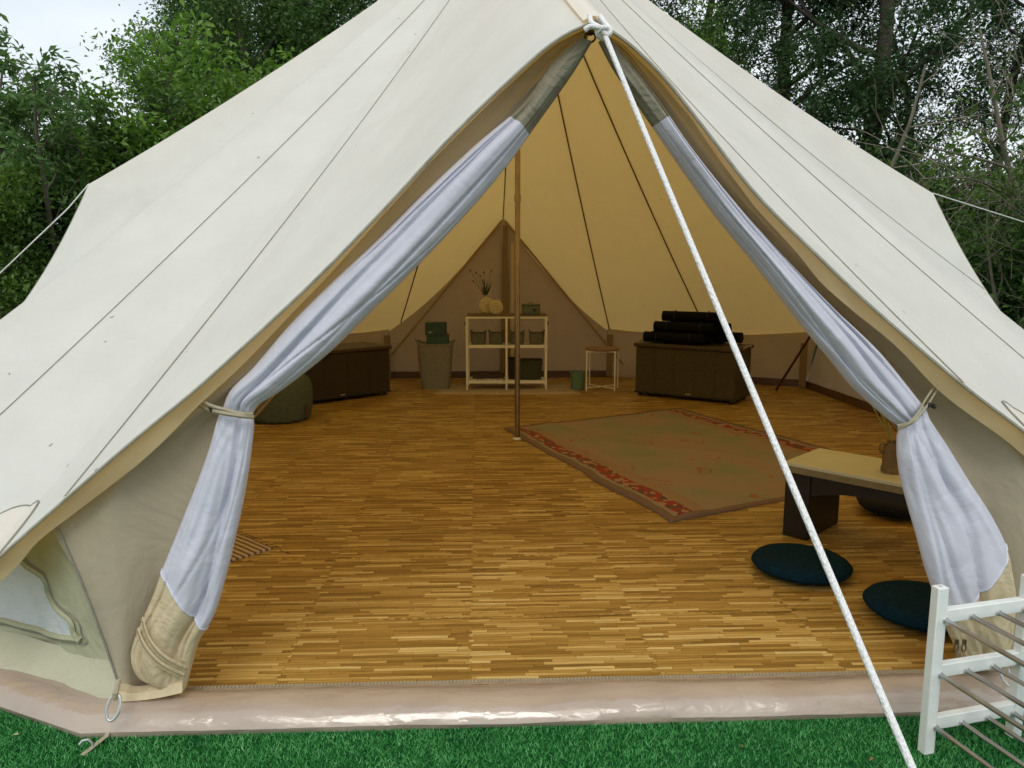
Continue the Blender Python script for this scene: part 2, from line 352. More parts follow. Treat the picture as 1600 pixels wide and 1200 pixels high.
def curve(a, b, sag, n, inw=0.0, pw=1.0, flip=False):
    o = []
    for i in range(n + 1):
        s = i / n; p = a.lerp(b, s); s_ = 1 - (1 - s) ** pw if flip else s ** pw; k = 4 * s_ * (1 - s_) if pw != 1 else 4 * s * (1 - s); p = p.copy(); p.z -= sag * k
        q = Vector((p.x, p.y, 0)); 
        if q.length > 0: q.normalize()
        p -= q * inw * k; o.append(p)
    return o
def joinc(*cs):
    o = list(cs[0])
    for c in cs[1:]: o += list(c[1:])
    return o
outline = joinc(catmull(edgeL, 40), curve(e1L, eML, .02, 8, .02), curve(eML, e2L, .02, 8, .02), curve(e2L, AL, SAGL, 26, INL, PWL, True), curve(AL, e3L, .26, 22, .10), curve(e3L, e4L, .02, 14, .06),
                curve(e4L, AB, .10, 18, .02), curve(AB, e4R, .10, 18, .02), curve(e4R, e3R, .02, 14, .06), curve(e3R, AR, .26, 22, .10), curve(AR, e2R, SAGR, 26, INR, PWR),
                curve(e2R, eMR, .02, 8, .02), curve(eMR, e1R, .02, 8, .02), catmull(edgeR, 40)[::-1])
outline = outline[:-1]
NO = len(outline)
def roof_pt(i, t):
    i0 = int(math.floor(i)) % NO; fr = i - math.floor(i)
    O = outline[i0].lerp(outline[(i0 + 1) % NO], fr)
    p = APEX.lerp(O, t)
    rad = Vector((O.x, O.y, 0)); rl = rad.length; rad.normalize()
    k = 4 * t * (1 - t)
    p.z -= .07 * k
    w_ = min(1, t * 1.3)
    # gentle tension folds running down the cloth, stronger towards the hem
    p += rad * (.010 * nz(i * .22, t * .6, 1) * w_ * (1 - t ** 6) + .008 * nz(i * .8, t * 1.5, 9) * t * (1 - t ** 8) + .0028 * nz(i * 2.3, t * 3.0, 4) * t * (1 - t ** 10))
    return p
TS = [0.0] + [.04 + .96 * (j / 38) ** 1.0 for j in range(39)]
m = MB(); vs = []; fs = []
for t_ in TS[1:]:
    vs += [roof_pt(i, t_) for i in range(NO)]
for r_ in range(len(TS) - 2):
    for i in range(NO):
        fs.append((r_ * NO + i, r_ * NO + (i + 1) % NO, (r_ + 1) * NO + (i + 1) % NO, (r_ + 1) * NO + i))
vs.append(APEX); fs += [(len(vs) - 1, (i + 1) % NO, i) for i in range(NO)]
m.add(vs, fs)
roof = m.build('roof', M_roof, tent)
# seams
def near(p):
    return min(range(NO), key=lambda i: (outline[i] - p).length)
seam_targets = []
def seam_idx(frac_list, a, b):
    ia, ib = near(a), near(b)
    if ib < ia: ib += NO
    return [ia + (ib - ia) * f for f in frac_list]
seams = [31, 43, 63.3, 92, 110, 118.7, 135, 153.2, 160, 177, 196.8, 225, 239]
for sidx in seams:
    mm = MB(); pin = []; rows = []
    for j in range(40):
        t_ = .05 + .945 * j / 39
        p = roof_pt(sidx, t_); q = roof_pt(sidx + .05, t_); tan = (q - p)
        tan = tan.normalized() if tan.length > 1e-7 else Vector((1, 0, 0))
        dn = (roof_pt(sidx, min(1, t_ + .01)) - p); dn = dn.normalized() if dn.length > 1e-7 else Vector((0, 0, -1))
        nm = tan.cross(dn).normalized()
        if nm.dot(Vector((p.x, p.y, 1.2))) < 0: nm = -nm
        rows.append([p + nm * .0005 - tan * .007, p + nm * .0032 - tan * .006, p + nm * .0032 + tan * .006, p + nm * .0005 + tan * .007])
        pin.append((p, nm, tan))
    mm.grid(rows); sm = mm.build('seam', M_roof, roof)
    for sg_ in ((-1,) if sidx < 135 else (1,)):
        mm = MB(); mm.tube([p + nm * .003 + tan * .0078 * sg_ for p, nm, tan in pin], .0015, 5); mm.build('stitching', M_seam, roof)
    mm = MB(); mm.tube([p - nm * .004 for p, nm, tan in pin], .006, 5); mm.build('seam', M_seamin, roof)  # inner seam line; its dark colour stands for light the double layer holds back
# hem bead round the whole roof edge
mm = MB(); mm.tube([p + Vector((0, 0, -.003)) for p in outline], .0045, 6, closed=True); mm.build('edge_binding', simple('binding', (.36, .34, .27), .9), roof)
# hanging inner hem along the front opening
for side, ed in ((-1, edgeL), (1, edgeR)):
    c = catmull(ed, 60); rows = []
    for k, p in enumerate(c):
        w_ = .006 + .055 * max(0, min(1, (k - 22) / 22)) * (.75 + .5 * nz(k * .13, side * 3))
        inn = Vector((-side * .66, .05, -.75)).normalized()
        rows.append([p + Vector((0, .004, -.002)), p + inn * w_ * .5 + Vector((0, .018 + .01 * nz(k * .3), 0)), p + inn * w_ + Vector((0, .03 + .02 * nz(k * .25, 4), 0))])
    mm = MB(); mm.grid(rows); mm.build('hem_flap', cloth('hem_flap', (.50, .43, .27), (.34, .24, .08), wrinkle=.12, wsc=5), roof)
# reinforcement patches near front eave corners
for e1, sg in ((near(e1L), 1), (near(e1R), -1)):
    mm = MB(); rows = []
    O = outline[e1 % NO]
    for a_ in range(41):
        th = math.pi * a_ / 40; row = []
        for r_ in range(11):
            r_ = r_ / 10; di = math.cos(th) * r_ * (3.2 if (math.cos(th) < 0) == (sg > 0) else 1.25); dt = math.sin(th) * .055 * r_
            p = roof_pt((e1 + di) % NO, 1 - dt - .0015); nm = Vector((p.x, p.y, 2.5)).normalized()
            row.append(p + nm * .004)
        rows.append(row)
    mm.grid(rows); mm.build('reinforcement_patch', M_roof, roof)
    mm = MB(); mm.tube([r_[-1] for r_ in rows], .0028, 5); mm.build('stitching', M_seam, roof)

# groundsheet with raised front edge
def offset_poly(poly, d):
    n = len(poly); o = []
    for i in range(n):
        p0, p1, p2 = Vector(poly[i - 1]), Vector(poly[i]), Vector(poly[(i + 1) % n])
        a = (p1 - p0).normalized(); b = (p2 - p1).normalized(); na = Vector((a.y, -a.x)); nb = Vector((b.y, -b.x))
        bis = (na + nb).normalized(); o.append(p1 + bis * (d / max(.3, bis.dot(na))))
    return o
prof = [(-.03, .026), (-.012, .044), (.02, .060), (.065, .068), (.108, .062), (.142, .042), (.155, .019), (.149, .001), (.125, -.002)]
rings = []
for (d, z) in prof:
    op = offset_poly(POLY, d); pts = []
    for i in range(len(op)):
        a_, b_ = op[i], op[(i + 1) % len(op)]; k = 90 if i == 0 else (50 if i in (1, 7) else 20)
        for q in range(k): pts.append((a_.lerp(b_, q / k), i))
    rings.append([(p, z, i) for p, i in pts])
m = MB(); L_ = len(rings[0]); vs = []
for ri, rg in enumerate(rings):
    for k, (p, z, i) in enumerate(rg):
        h = z; amp = math.sin(math.pi * min(1, ri / 7))
        h += amp * (.006 * nz(p.x * 3, p.y * 3, 1) + .006 * abs(nz(p.x * 7 + ri * .5, p.y * 7, ri * .35)))
        off = amp * .012 * nz(p.x * 2.2, p.y * 2, 7) + amp * .0035 * nz(p.x * 9, p.y * 9, ri * .4)
        q = Vector((p.x, p.y, 0)).normalized() * off
        vs.append(Vector((p.x, p.y, max(-.003, h))) + q)
fs = [(r_ * L_ + k, r_ * L_ + (k + 1) % L_, (r_ + 1) * L_ + (k + 1) % L_, (r_ + 1) * L_ + k) for r_ in range(len(rings) - 1) for k in range(L_)]
m.add(vs, [f[::-1] for f in fs])
gs = m.build('groundsheet', M_pvc, tent)
# stitched zip tape along the sill
mm = MB()
for k in range(240):
    u = -1.30 + 2.6 * k / 239
    mm.box((u, VF + .022, .047 + .0015 * nz(u * 6)), (.006, .011, .004))
mm.build('zip_teeth', M_strap, gs, smooth=False)
mm = MB(); mm.grid([[Vector((-1.32 + 2.64 * k / 60, VF + .005 + o, .046 + h + .0015 * nz(k * .3))) for k in range(61)] for o, h in ((0, .0), (.02, .001), (.034, -.004))]); mm.build('zip_tape', simple('tape', (.30, .24, .17), .8), gs)

# walls: back door, diagonals, sides (all inside the roof edge)
def wall_sheet(bot, top, nu, nv, amp, seed, lean=0.0):
    """bot/top: callables u->Vector; pleats grow downwards"""
    rows = []
    for j in range(nv + 1):
        v = j / nv; row = []
        for i in range(nu + 1):
            u = i / nu; p = bot(u).lerp(top(u), v)
            q = Vector((p.x, p.y, 0)).normalized()
            p = p + q * (amp * nz(u * nu * .16 + seed, v * 1.2, seed) + amp * .35 * nz(u * nu * .6, v * 3, seed + 4)) * (1 - .75 * v) * math.sin(math.pi * min(1, max(.0, .12 + v)))
            row.append(p)
        rows.append(row)
    return rows
def P2(i, z): return Vector((POLY[i][0], POLY[i][1], z))
def seg(i, j, z): a_, b_ = P2(i, z), P2(j, z); return lambda u: a_.lerp(b_, u)
def segp(a_, b_): return lambda u: a_.lerp(b_, u)
def polycurve(c): return lambda u: (lambda x: c[min(int(x), len(c) - 2)].lerp(c[min(int(x), len(c) - 2) + 1], x - min(int(x), len(c) - 2)))(u * (len(c) - 1))
ins = .02
def wp(name, bot, top, mtl, amp=.03, seed=0, nu=40, nv=20):
    mm = MB(); mm.grid(wall_sheet(bot, top, nu, nv, amp, seed)); return mm.build(name, mtl, tent)
cBL = curve(e4L, AB, .10, 18, .02); cBR = curve(AB, e4R, .10, 18, .02)
bc = joinc([Vector((-1.5, VBK - .01, .57))], [p + Vector((0, -.015, 0)) for p in cBL], [p + Vector((0, -.015, 0)) for p in cBR], [Vector((1.5, VBK - .01, .57))]) if False else [p + Vector((0, -.015, 0)) for p in cBL] + [p + Vector((0, -.015, 0)) for p in cBR[1:]]
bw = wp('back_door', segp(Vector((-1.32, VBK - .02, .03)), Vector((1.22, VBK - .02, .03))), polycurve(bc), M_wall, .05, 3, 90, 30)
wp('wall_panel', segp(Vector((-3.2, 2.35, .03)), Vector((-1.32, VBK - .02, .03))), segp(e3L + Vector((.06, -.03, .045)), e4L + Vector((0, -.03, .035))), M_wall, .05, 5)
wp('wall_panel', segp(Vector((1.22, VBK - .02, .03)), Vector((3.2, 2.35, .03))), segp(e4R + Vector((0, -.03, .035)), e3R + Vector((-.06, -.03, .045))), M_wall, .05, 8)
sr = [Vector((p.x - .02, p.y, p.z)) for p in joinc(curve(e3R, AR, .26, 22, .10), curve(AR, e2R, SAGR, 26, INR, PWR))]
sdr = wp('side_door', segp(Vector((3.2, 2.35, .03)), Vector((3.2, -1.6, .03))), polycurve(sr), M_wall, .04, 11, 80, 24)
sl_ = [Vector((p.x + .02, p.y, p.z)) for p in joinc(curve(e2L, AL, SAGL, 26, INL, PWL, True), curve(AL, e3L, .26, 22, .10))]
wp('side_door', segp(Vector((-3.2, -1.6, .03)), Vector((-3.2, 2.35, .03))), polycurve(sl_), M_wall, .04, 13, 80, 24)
# vertical zip flap and corner straps on the back wall
def ribbon(pts, w, name, mtl, parent, axis=Vector((1, 0, 0)), off=Vector((0, 0, 0))):
    mm = MB(); rows = []
    for k, p in enumerate(pts):
        ww = w if not isinstance(w, (list, tuple)) else w[0] + (w[1] - w[0]) * k / (len(pts) - 1)
        rows.append([Vector(p) - axis * ww / 2 + off, Vector(p) + off * 1.25, Vector(p) + axis * ww / 2 + off])
    mm.grid(rows); return mm.build(name, mtl, parent)
M_flap = cloth('canvas_flap', (.26, .19, .11), (.01, .007, .003), wrinkle=.3)
ribbon([Vector((.02 + .01 * nz(k * .4), VBK - .07 - .012 * nz(k * .5, 3), 1.74 - 1.7 * k / 20)) for k in range(21)], (.05, .13), 'zip_flap', M_flap, bw)
ribbon([Vector((.10, VBK - .085, 1.55 - 1.5 * k / 20)) for k in range(21)], .03, 'zip_flap', M_hem, bw)
for x_ in (-1.32, 1.22):
    ribbon([Vector((x_, VBK - .07, .52 - .48 * k / 8)) for k in range(9)], .07, 'corner_strap', M_flap, bw)
ribbon([Vector((3.10, 2.22, .50 - .46 * k / 8)) for k in range(9)], .09, 'corner_strap', M_flap, sdr, Vector((.5, -.86, 0)))
# brown skirt where wall meets groundsheet, all round the inside
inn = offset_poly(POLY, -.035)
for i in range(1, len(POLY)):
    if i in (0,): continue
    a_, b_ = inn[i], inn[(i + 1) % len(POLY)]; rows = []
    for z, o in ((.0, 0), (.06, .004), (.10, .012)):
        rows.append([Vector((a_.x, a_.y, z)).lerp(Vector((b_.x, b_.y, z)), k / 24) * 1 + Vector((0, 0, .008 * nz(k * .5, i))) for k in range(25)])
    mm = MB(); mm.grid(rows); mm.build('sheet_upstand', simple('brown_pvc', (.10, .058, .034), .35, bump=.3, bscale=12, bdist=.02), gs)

# frame poles
M_pole = simple('pole_steel', (.34, .26, .19), .25, metal=.9, nscale=6, nvar=.2, bump=0)
cpole = MB(); cpole.tube([(0, 0, .02), (0, 0, 1.2), (0, 0, 3.72)], .0195, 16); cpole.tube([(0, 0, 1.75), (0, 0, 1.80)], .024, 16)
po = cpole.build('centre_pole', M_pole, tent)
mm = MB(); mm.lathe([(.036, .021), (.036, .024), (.026, .027), (.021, .034)], n=24); mm.build('pole_foot', M_white, po)
def apole(a_, b_, name='door_pole', mtl=None): 
    mm = MB(); mm.tube([a_, a_.lerp(b_, .5), b_], .0125, 10); return mm.build(name, mtl or M_pole, tent)
M_pbr = simple('painted_pole', (.34, .23, .11), .45, metal=.2, bump=0)
apole(Vector((-.02, VBK - .09, 1.79)), Vector((-1.5, VBK - .08, .03)), mtl=M_pbr); apole(Vector((.02, VBK - .09, 1.79)), Vector((1.5, VBK - .08, .03)), mtl=M_pbr)
M_pdk = simple('dark_pole', (.09, .035, .02), .45, metal=.2, bump=0)
fr = Mi @ F(1213, 610)
apole(Vector((2.82, .1, 1.78)), Vector((fr.x, fr.y, .03)), mtl=M_pdk); apole(Vector((2.82, .1, 1.78)), Vector((3.12, -1.55, .03)), mtl=M_pdk)
apole(Vector((-2.80, 0, 1.78)), Vector((-3.0, 2.2, .03)), mtl=M_pdk); apole(Vector((-2.80, 0, 1.78)), Vector((-3.12, -1.55, .03)), mtl=M_pdk)
apole(V(915, 62, VF + .03), Vector((-1.74, -3.10, .04))); apole(V(945, 66, VF + .03), Vector((1.74, -3.10, .04)))

# ------------------------------------------------------------ front door cloth, left and right
def door_cloth(side, edge, inner, corner_px, seed):
    """flat side cloth of the doorway, between the roof edge and the rolled curtain"""
    n = 60; A = catmull(edge, n); B = catmull(inner, n); rows = []
    for i in range(n):
        row = []
        for j in range(25):
            s = j / 24; p = A[i].lerp(B[i], s); t = i / (n - 1)
            fold = .030 * math.sin(s * 5.5 + t * 3 + seed) * math.sin(math.pi * s) * (.3 + t) + .03 * nz(s * 2.2 + t * .8, t * 2.4 - s, seed) * math.sin(math.pi * min(1, s * 1.1)) * min(1, t * 3)
            fold += .012 * nz(s * 5 - t * 3, t * 5 + s * 6, seed + 2) * math.sin(math.pi * s)
            row.append(p + Vector((0, fold, 0)))
        rows.append(row)
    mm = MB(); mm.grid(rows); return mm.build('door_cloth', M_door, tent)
def VV(l, v): return [V(x, y, v) for x, y in l]
vS = VF - .02
dcL = door_cloth(-1, VV([(926, 40), (868, 66), (800, 124), (700, 221), (600, 328), (500, 430), (400, 523), (300, 614), (210, 687), (120, 760), (75, 805), (125, 905), (165, 1010), (190, 1085)], vS),
           VV([(918, 60), (890, 105), (850, 165), (790, 240), (720, 310), (640, 390), (560, 470), (480, 550), (420, 610), (370, 665), (350, 800), (315, 950), (270, 1060), (245, 1080)], vS + .03), None, 1.0)
dcR = door_cloth(1, VV([(934, 40), (985, 72), (1040, 126), (1100, 201), (1180, 302), (1275, 397), (1365, 482), (1495, 595), (1600, 680), (1650, 760), (1655, 860), (1625, 960), (1595, 1040), (1572, 1085)], vS),
           VV([(942, 60), (975, 110), (1010, 180), (1060, 250), (1120, 320), (1190, 405), (1260, 480), (1330, 560), (1390, 630), (1430, 690), (1450, 800), (1475, 900), (1490, 1000), (1500, 1060)], vS + .03), None, 2.2)
mm = MB(); mm.tube(VV([(78, 800), (105, 860), (125, 905), (165, 1010), (190, 1083)], vS - .006), .003, 6); mm.build('corner_seam', M_seam, dcL)

M_rollc = cloth('rolled_canvas', (.25, .235, .175), (.02, .018, .01), wrinkle=.5, wsc=9)
def bundle(name, secs, thick, v0, split, up, seed, swirl):
    """secs: (left px, right px) pairs from the door tip to the floor -> lofted pleated roll of cloth"""
    nA = 128; K = 150
    A = catmull([V(a[0], a[1], v0) for a, b in secs], K); B = catmull([V(b[0], b[1], v0) for a, b in secs], K)
    Tt = catmull([(t, 0, 0) for t in thick], K)
    H = math.pi / 2; sg = 1 if seed < 2 else -1
    creases = [(lambda t: H + sg * (.55 * math.sin(t * 5 + 1)), .10, .30), (lambda t: H - sg * .75 + .25 * math.sin(t * 9), .08, .22),
               (lambda t: H + sg * .9 - .2 * math.sin(t * 11), .07, .22 * (1)), (lambda t: H + .35 * math.sin(t * 14 + 2) + sg * (t - .7) * 1.5, .06, .16), (lambda t: H - .3 - sg * (t - .6) * 1.8, .07, .20)]
    rows = []
    for k in range(K):
        a_, b_ = A[k], B[k]; c_ = (a_ + b_) / 2; ax = (b_ - a_) / 2; t = k / (K - 1); th = max(.008, Tt[k].x); row = []
        for q in range(nA + 1):
            g_ = 2 * math.pi * (q % nA) / nA
            pl = (.04 + .06 * (t > .47)) * math.sin(g_ * 4 + seed + t * swirl) + .03 * math.sin(g_ * 9 - t * swirl * 1.4) + .16 * nz(math.cos(g_) * 1.6 + seed, math.sin(g_) * 1.6, t * 9)
            low = max(0, min(1, (t - .47) * 8)); pl += (.07 + .12 * low) * nz(math.cos(g_) * 3.5 + seed, math.sin(g_) * 3.5, t * (7 + 9 * low))
            for cg, cw, cd in creases:
                gg = cg(t); pl -= cd * (.5 + .5 * nz(t * 6 + cw * 40, seed)) * 1.6 * math.exp(-((g_ - gg) / cw) ** 2) * min(1, t * 6)
            p = c_ + ax * math.cos(g_) * (1 + .03 * pl) + Vector((0, -1, 0)) * (math.sin(g_) * th * (1 + 1.1 * pl))
            row.append(p)
        rows.append(row)
    def at(sv, q):
        x = max(0, min(K - 1.0001, sv * (K - 1))); k = int(x); return rows[k][q % nA].lerp(rows[k + 1][q % nA], x - k)
    def part(nm, mt, s0, s1, nr, parent):
        mm = MB(); vs = []; fs = []
        for k in range(nr + 1):
            for q in range(nA):
                c = math.cos(2 * math.pi * q / nA); vs.append(at(s0(c) + (s1(c) - s0(c)) * k / nr, q))
        fs = [(k * nA + q, k * nA + (q + 1) % nA, (k + 1) * nA + (q + 1) % nA, (k + 1) * nA + q) for k in range(nr) for q in range(nA)]
        mm.add(vs, fs); return mm.build(nm, mt, parent)
    sa, sb, sl = split
    main = part('door_curtain', M_net, lambda c: sa, lambda c: sb + sl * c, 130, tent)
    tag(main, name)
    part('rolled_canvas', M_rollc, lambda c: 0, lambda c: sa, 20, main)
    part('canvas_hem', M_hem, lambda c: sb + sl * c, lambda c: 1, 30, main)
    pts = [at(sb + sl * math.cos(2 * math.pi * q / nA), q) for q in range(nA)]
    mm = MB(); mm.tube(pts, .0035, 6, closed=True); mm.build('piping', M_net, main)
    return main, rows
secL = [((900, 62), (925, 66)), ((860, 100), (893, 118)), ((815, 165), (842, 190)), ((745, 225), (790, 262)), ((665, 300), (722, 342)), ((590, 375), (650, 418)), ((520, 440), (575, 492)), ((455, 505), (510, 555)), ((400, 570), (440, 610)), ((362, 608), (405, 632)),
        ((348, 638), (394, 650)), ((340, 655), (397, 662)), ((326, 705), (392, 712)), ((304, 765), (382, 775)), ((278, 830), (368, 840)), ((256, 885), (352, 905)), ((242, 925), (335, 960)), ((220, 975), (312, 1000)), ((206, 1018), (300, 1040)), ((214, 1052), (291, 1072)), ((238, 1066), (284, 1083))]
thL = [.02, .03, .04, .05, .055, .055, .055, .055, .05, .04, .022, .03, .04, .045, .05, .055, .055, .05, .045, .035, .02]
cL, rowsL = bundle('left door curtain of white voile tied back above a beige canvas hem', secL, thL, VF - .045, (.115, .79, .035), 0, 1.3, 7)
secR = [((935, 66), (958, 62)), ((960, 112), (985, 98)), ((1006, 178), (1032, 162)), ((1055, 248), (1078, 232)), ((1119, 338), (1147, 318)), ((1183, 417), (1216, 395)), ((1253, 508), (1297, 478)), ((1300, 565), (1342, 520)), ((1332, 605), (1378, 556)), ((1384, 652), (1428, 618)),
        ((1404, 668), (1446, 640)), ((1402, 690), (1452, 655)), ((1405, 735), (1478, 695)), ((1418, 790), (1512, 750)), ((1432, 840), (1545, 800)), ((1446, 890), (1570, 850)), ((1462, 935), (1580, 890)), ((1476, 975), (1586, 925)), ((1490, 1005), (1584, 965)), ((1505, 1030), (1578, 1010)), ((1515, 1045), (1560, 1040))]
cR, rowsR = bundle('right door curtain of white voile tied back above a beige canvas hem', secR, thL, VF - .045, (.115, .80, -.05), 0, 2.9, -7)
# upper left flap of the left curtain: secondary fold lying behind the roll
# tie straps with toggles
def strap(pxs, v, parent, tog, tv):
    pts = catmull([V(x, y, v + dv) for x, y, dv in pxs], 40)
    mm = MB(); rows = []
    for p in pts: rows.append([p + Vector((0, 0, .006)), p + Vector((0, -.004, 0)), p + Vector((0, 0, -.006))])
    mm.grid(rows); s_ = mm.build('tie_strap', M_strap, parent)
    mm = MB(); t0 = V(tog[0], tog[1], v - .02); t1 = V(tog[2], tog[3], v - .02); mm.tube([t0, t0.lerp(t1, .2), t0.lerp(t1, .8), t1], [.004, .0075, .0075, .004], 10); mm.build('toggle', M_black, parent)
strap([(306, 622, .0), (330, 634, -.03), (350, 640, -.045), (375, 646, -.055), (396, 647, -.03)], VF - .045, cL, (328, 634, 334, 642), 0)
strap([(306, 630, .01), (325, 640, -.01), (345, 645, -.05), (375, 650, -.06), (397, 652, -.03)], VF - .045, cL, (331, 638, 333, 644), 0)
strap([(1466, 606, .0), (1450, 632, -.02), (1440, 645, -.045), (1425, 660, -.055), (1402, 666, -.03)], VF - .045, cR, (1456, 634, 1462, 636), 0)
strap([(1460, 604, .0), (1444, 628, -.02), (1436, 643, -.045), (1420, 662, -.055), (1402, 670, -.03)], VF - .045, cR, (1449, 631, 1453, 634), 0)
# zips on the left hem
def zipline(pxs, v, parent):
    pts = catmull([V(x, y, v + d) for x, y, d in pxs], 46); mm = MB()
    for k, p in enumerate(pts):
        mm.box(p, (.003, .004, .006))
    mm.build('zip_teeth', simple('zip_brass', (.34, .28, .17), .5), parent, smooth=False)
    mm = MB(); mm.grid([[p + Vector((.003, .002, .010)) for p in pts], [p + Vector((0, -.0005, 0)) for p in pts], [p + Vector((-.003, .002, -.010)) for p in pts]]); mm.build('zip_tape', M_hem, parent)
zipline([(221, 968, -.045), (232, 1000, -.062), (256, 1028, -.064), (290, 1046, -.03)], VF - .045, cL)
zipline([(214, 985, -.035), (226, 1012, -.058), (250, 1038, -.062), (287, 1057, -.03)], VF - .045, cL)
# zip pullers near the right hem
mm = MB()
for x_ in (1494, 1506):
    c_ = V(x_, 1012, VF - .12); mm.tube([c_ + Vector((.006 * math.cos(a_), 0, .013 * math.sin(a_))) for a_ in np.linspace(0, 2 * math.pi, 12, endpoint=False)], .0018, 6, closed=True)
    mm.box(c_ + Vector((0, 0, .018)), (.010, .006, .014))
mm.build('zip_puller', M_brass, cR)

# outer wall beside the door, left and right (with voile window)
def outer_wall(side, nm):
    s = side; b0 = V(210, 1078, VF + .004) if s < 0 else V(1556, 1078, VF + .004); b1 = Vector((s * 2.64, -2.88, .07)); b2 = Vector((s * 3.24, -1.62, .07))
    t0 = V(98, 790, VF + .004) if s < 0 else V(1632, 750, VF + .004); t1 = Vector((s * 2.66, -2.88, .48 if s < 0 else .33)); t2 = Vector((s * 3.30, -1.60, .50 if s < 0 else .35))
    bot = lambda u: b0.lerp(b1, u / .55) if u < .55 else b1.lerp(b2, (u - .55) / .45)
    top = lambda u: Vector((0, .10, -.07)) * math.sin(math.pi * min(1, u / .95)) + t0.lerp(t1, u / .55) if u < .55 else Vector((0, .10, -.07)) * math.sin(math.pi * min(1, u / .95)) + t1.lerp(t2, (u - .55) / .45)
    mm = MB(); NU, NV = 220, 60; pts = {}
    rows = []
    for j in range(NV + 1):
        v = j / NV; row = []
        for i in range(NU + 1):
            u = i / NU; p = bot(u).lerp(top(u), v); q = Vector((s * .5, -.86, 0))
            p = p + q * ((.035 * nz(u * 11, v * 1.2, s) + .012 * nz(u * 38, v * 2.0, s + 3)) * math.sin(math.pi * min(1, .15 + v * .85)) * min(1, u * 12))
            row.append(p)
        rows.append(row)
    def inwin(u, v): 
        return .24 + .015 * math.sin(u * 40) < v < .86 and .050 + .16 * max(0, v - .26) + .008 * math.sin(v * 30) < u < .46
    idx = {}; 
    for nmn, mtl, cond in ((nm, M_outw, lambda u, v: not inwin(u, v)), ('window_mesh', M_netblue, inwin)):
        vs = []; fs = []; idx = {}
        for j in range(NV):
            for i in range(NU):
                if cond((i + .5) / NU, (j + .5) / NV):
                    f = []
                    for jj, ii in ((j, i), (j, i + 1), (j + 1, i + 1), (j + 1, i)):
                        if (jj, ii) not in idx: idx[(jj, ii)] = len(vs); vs.append(rows[jj][ii])
                        f.append(idx[(jj, ii)])
                    fs.append(tuple(f))
        mm = MB(); mm.add(vs, fs)
        if nmn == nm: main = mm.build(nmn, mtl, tent)
        else: mm.build(nmn, mtl, main)
    def surf(u, v):
        x, y = min(NU - 1.001, u * NU), min(NV - 1.001, v * NV); i, j = int(x), int(y)
        return rows[j][i].lerp(rows[j][i + 1], x - i).lerp(rows[j + 1][i].lerp(rows[j + 1][i + 1], x - i), y - j)
    bd = [(.050 + .16 * max(0, v - .26) + .008 * math.sin(v * 30), v) for v in np.linspace(.86, .24, 40)] + [(u, .24 + .015 * math.sin(u * 40)) for u in np.linspace(.052, .46, 60)] + [(.46, v) for v in np.linspace(.24, .86, 20)]
    mm = MB(); mm.tube([surf(u, v) + Vector((s * .002, -.004, 0)) for u, v in bd], .0085, 6); mm.build('window_hem', M_outw, main)
    mm = MB(); mm.tube([surf(u - .012 if k < 40 else u, v - (.03 if k >= 40 else 0)) + Vector((s * .002, -.003, 0)) for k, (u, v) in enumerate(bd[:100])], .0022, 5); mm.build('stitching', M_seam, main)
    # skirt lying over the groundsheet
    rows = []
    for (d, z) in ((.0, .145), (.02, .11), (.05, .076), (.085, .060)):
        row = []
        for k in range(61):
            u = k / 60; p = bot(u); q = Vector((s * .5, -.86, 0)) * min(1, .85 + u * 10)
            row.append(Vector((p.x, p.y, z)) + q * (d + .014 * nz(u * 14, d * 30, 5) ) + Vector((0, 0, .012 * nz(u * 10, d * 20, 2))))
        rows.append(row)
    mm = MB(); mm.grid(rows); mm.build('wall_skirt', M_hem if s > 0 else cloth('skirt', (.46, .46, .34), (.05, .05, .03), wrinkle=.4, wsc=9), main)
    return main
owL = outer_wall(-1, 'outer_wall'); owR = outer_wall(1, 'outer_wall')
# short skirt piece in front of the left jamb
rows = []
for k in range(21):
    x = 185 + 100 * k / 20
    y1 = 1062 + 10 * math.sin(k * .25); y2 = 1096 - 14 * (k / 20) ** 2
    rows.append([V(x, y1, VF - .03), V(x, (y1 + y2) / 2, VF - .075 + .01 * nz(k * .4)), V(x, y2, VF - .085)])
mm = MB(); mm.grid(rows); mm.build('door_skirt', M_hem, cL)

# rings and pegs at the front corners
def ring(c_, rx, rz_, parent, tilt):
    mm = MB(); pts = []
    for k in range(28):
        a_ = 2 * math.pi * k / 28; pts.append(c_ + Vector((rx * math.cos(a_), -.012 * math.sin(a_) * 0, rz_ * math.sin(a_))) + Vector((tilt * rz_ * math.sin(a_), -.02 * (1 - math.sin(a_)) * .5, 0)))
    mm.tube(pts, .0042, 8, closed=True); mm.build('peg_ring', M_zinc, parent)
    mm = MB(); mm.tube([c_ + Vector((.0, .03, rz_ * 1.7)), c_ + Vector((.006, -.006, rz_ * 1.1)), c_ + Vector((.002, -.004, rz_ * .6))], [.007, .008, .007], 8); mm.build('ring_loop', M_strap, parent)
ring(V(180, 1102, VF - .165), .017, .033, tent, .18); ring(V(1568, 1052, VF - .12), .014, .028, tent, -.2)
g0 = F(166, 1150, .012); g1 = F(128, 1180, .006)
mm = MB(); d_ = (g1 - g0); sd_ = Vector((-d_.y, d_.x, 0)).normalized() * .007
mm.grid([[g0 + sd_ + Vector((0, 0, .045)) - d_ * .55, g0 - sd_ + Vector((0, 0, .045)) - d_ * .55], [g0 + sd_, g0 - sd_], [g1 + sd_, g1 - sd_]])
o = mm.build('peg_strap', M_strap, None); o.parent = tent; o.matrix_parent_inverse = Mi
pg = F(136, 1165, .015)
mm = MB(); mm.tube([pg + Vector((.012, .005, -.04)), pg + Vector((.012, .003, .006)), pg + Vector((.004, 0, .018)), pg + Vector((-.010, -.002, .016)), pg + Vector((-.018, -.003, .006))], .0032, 8)
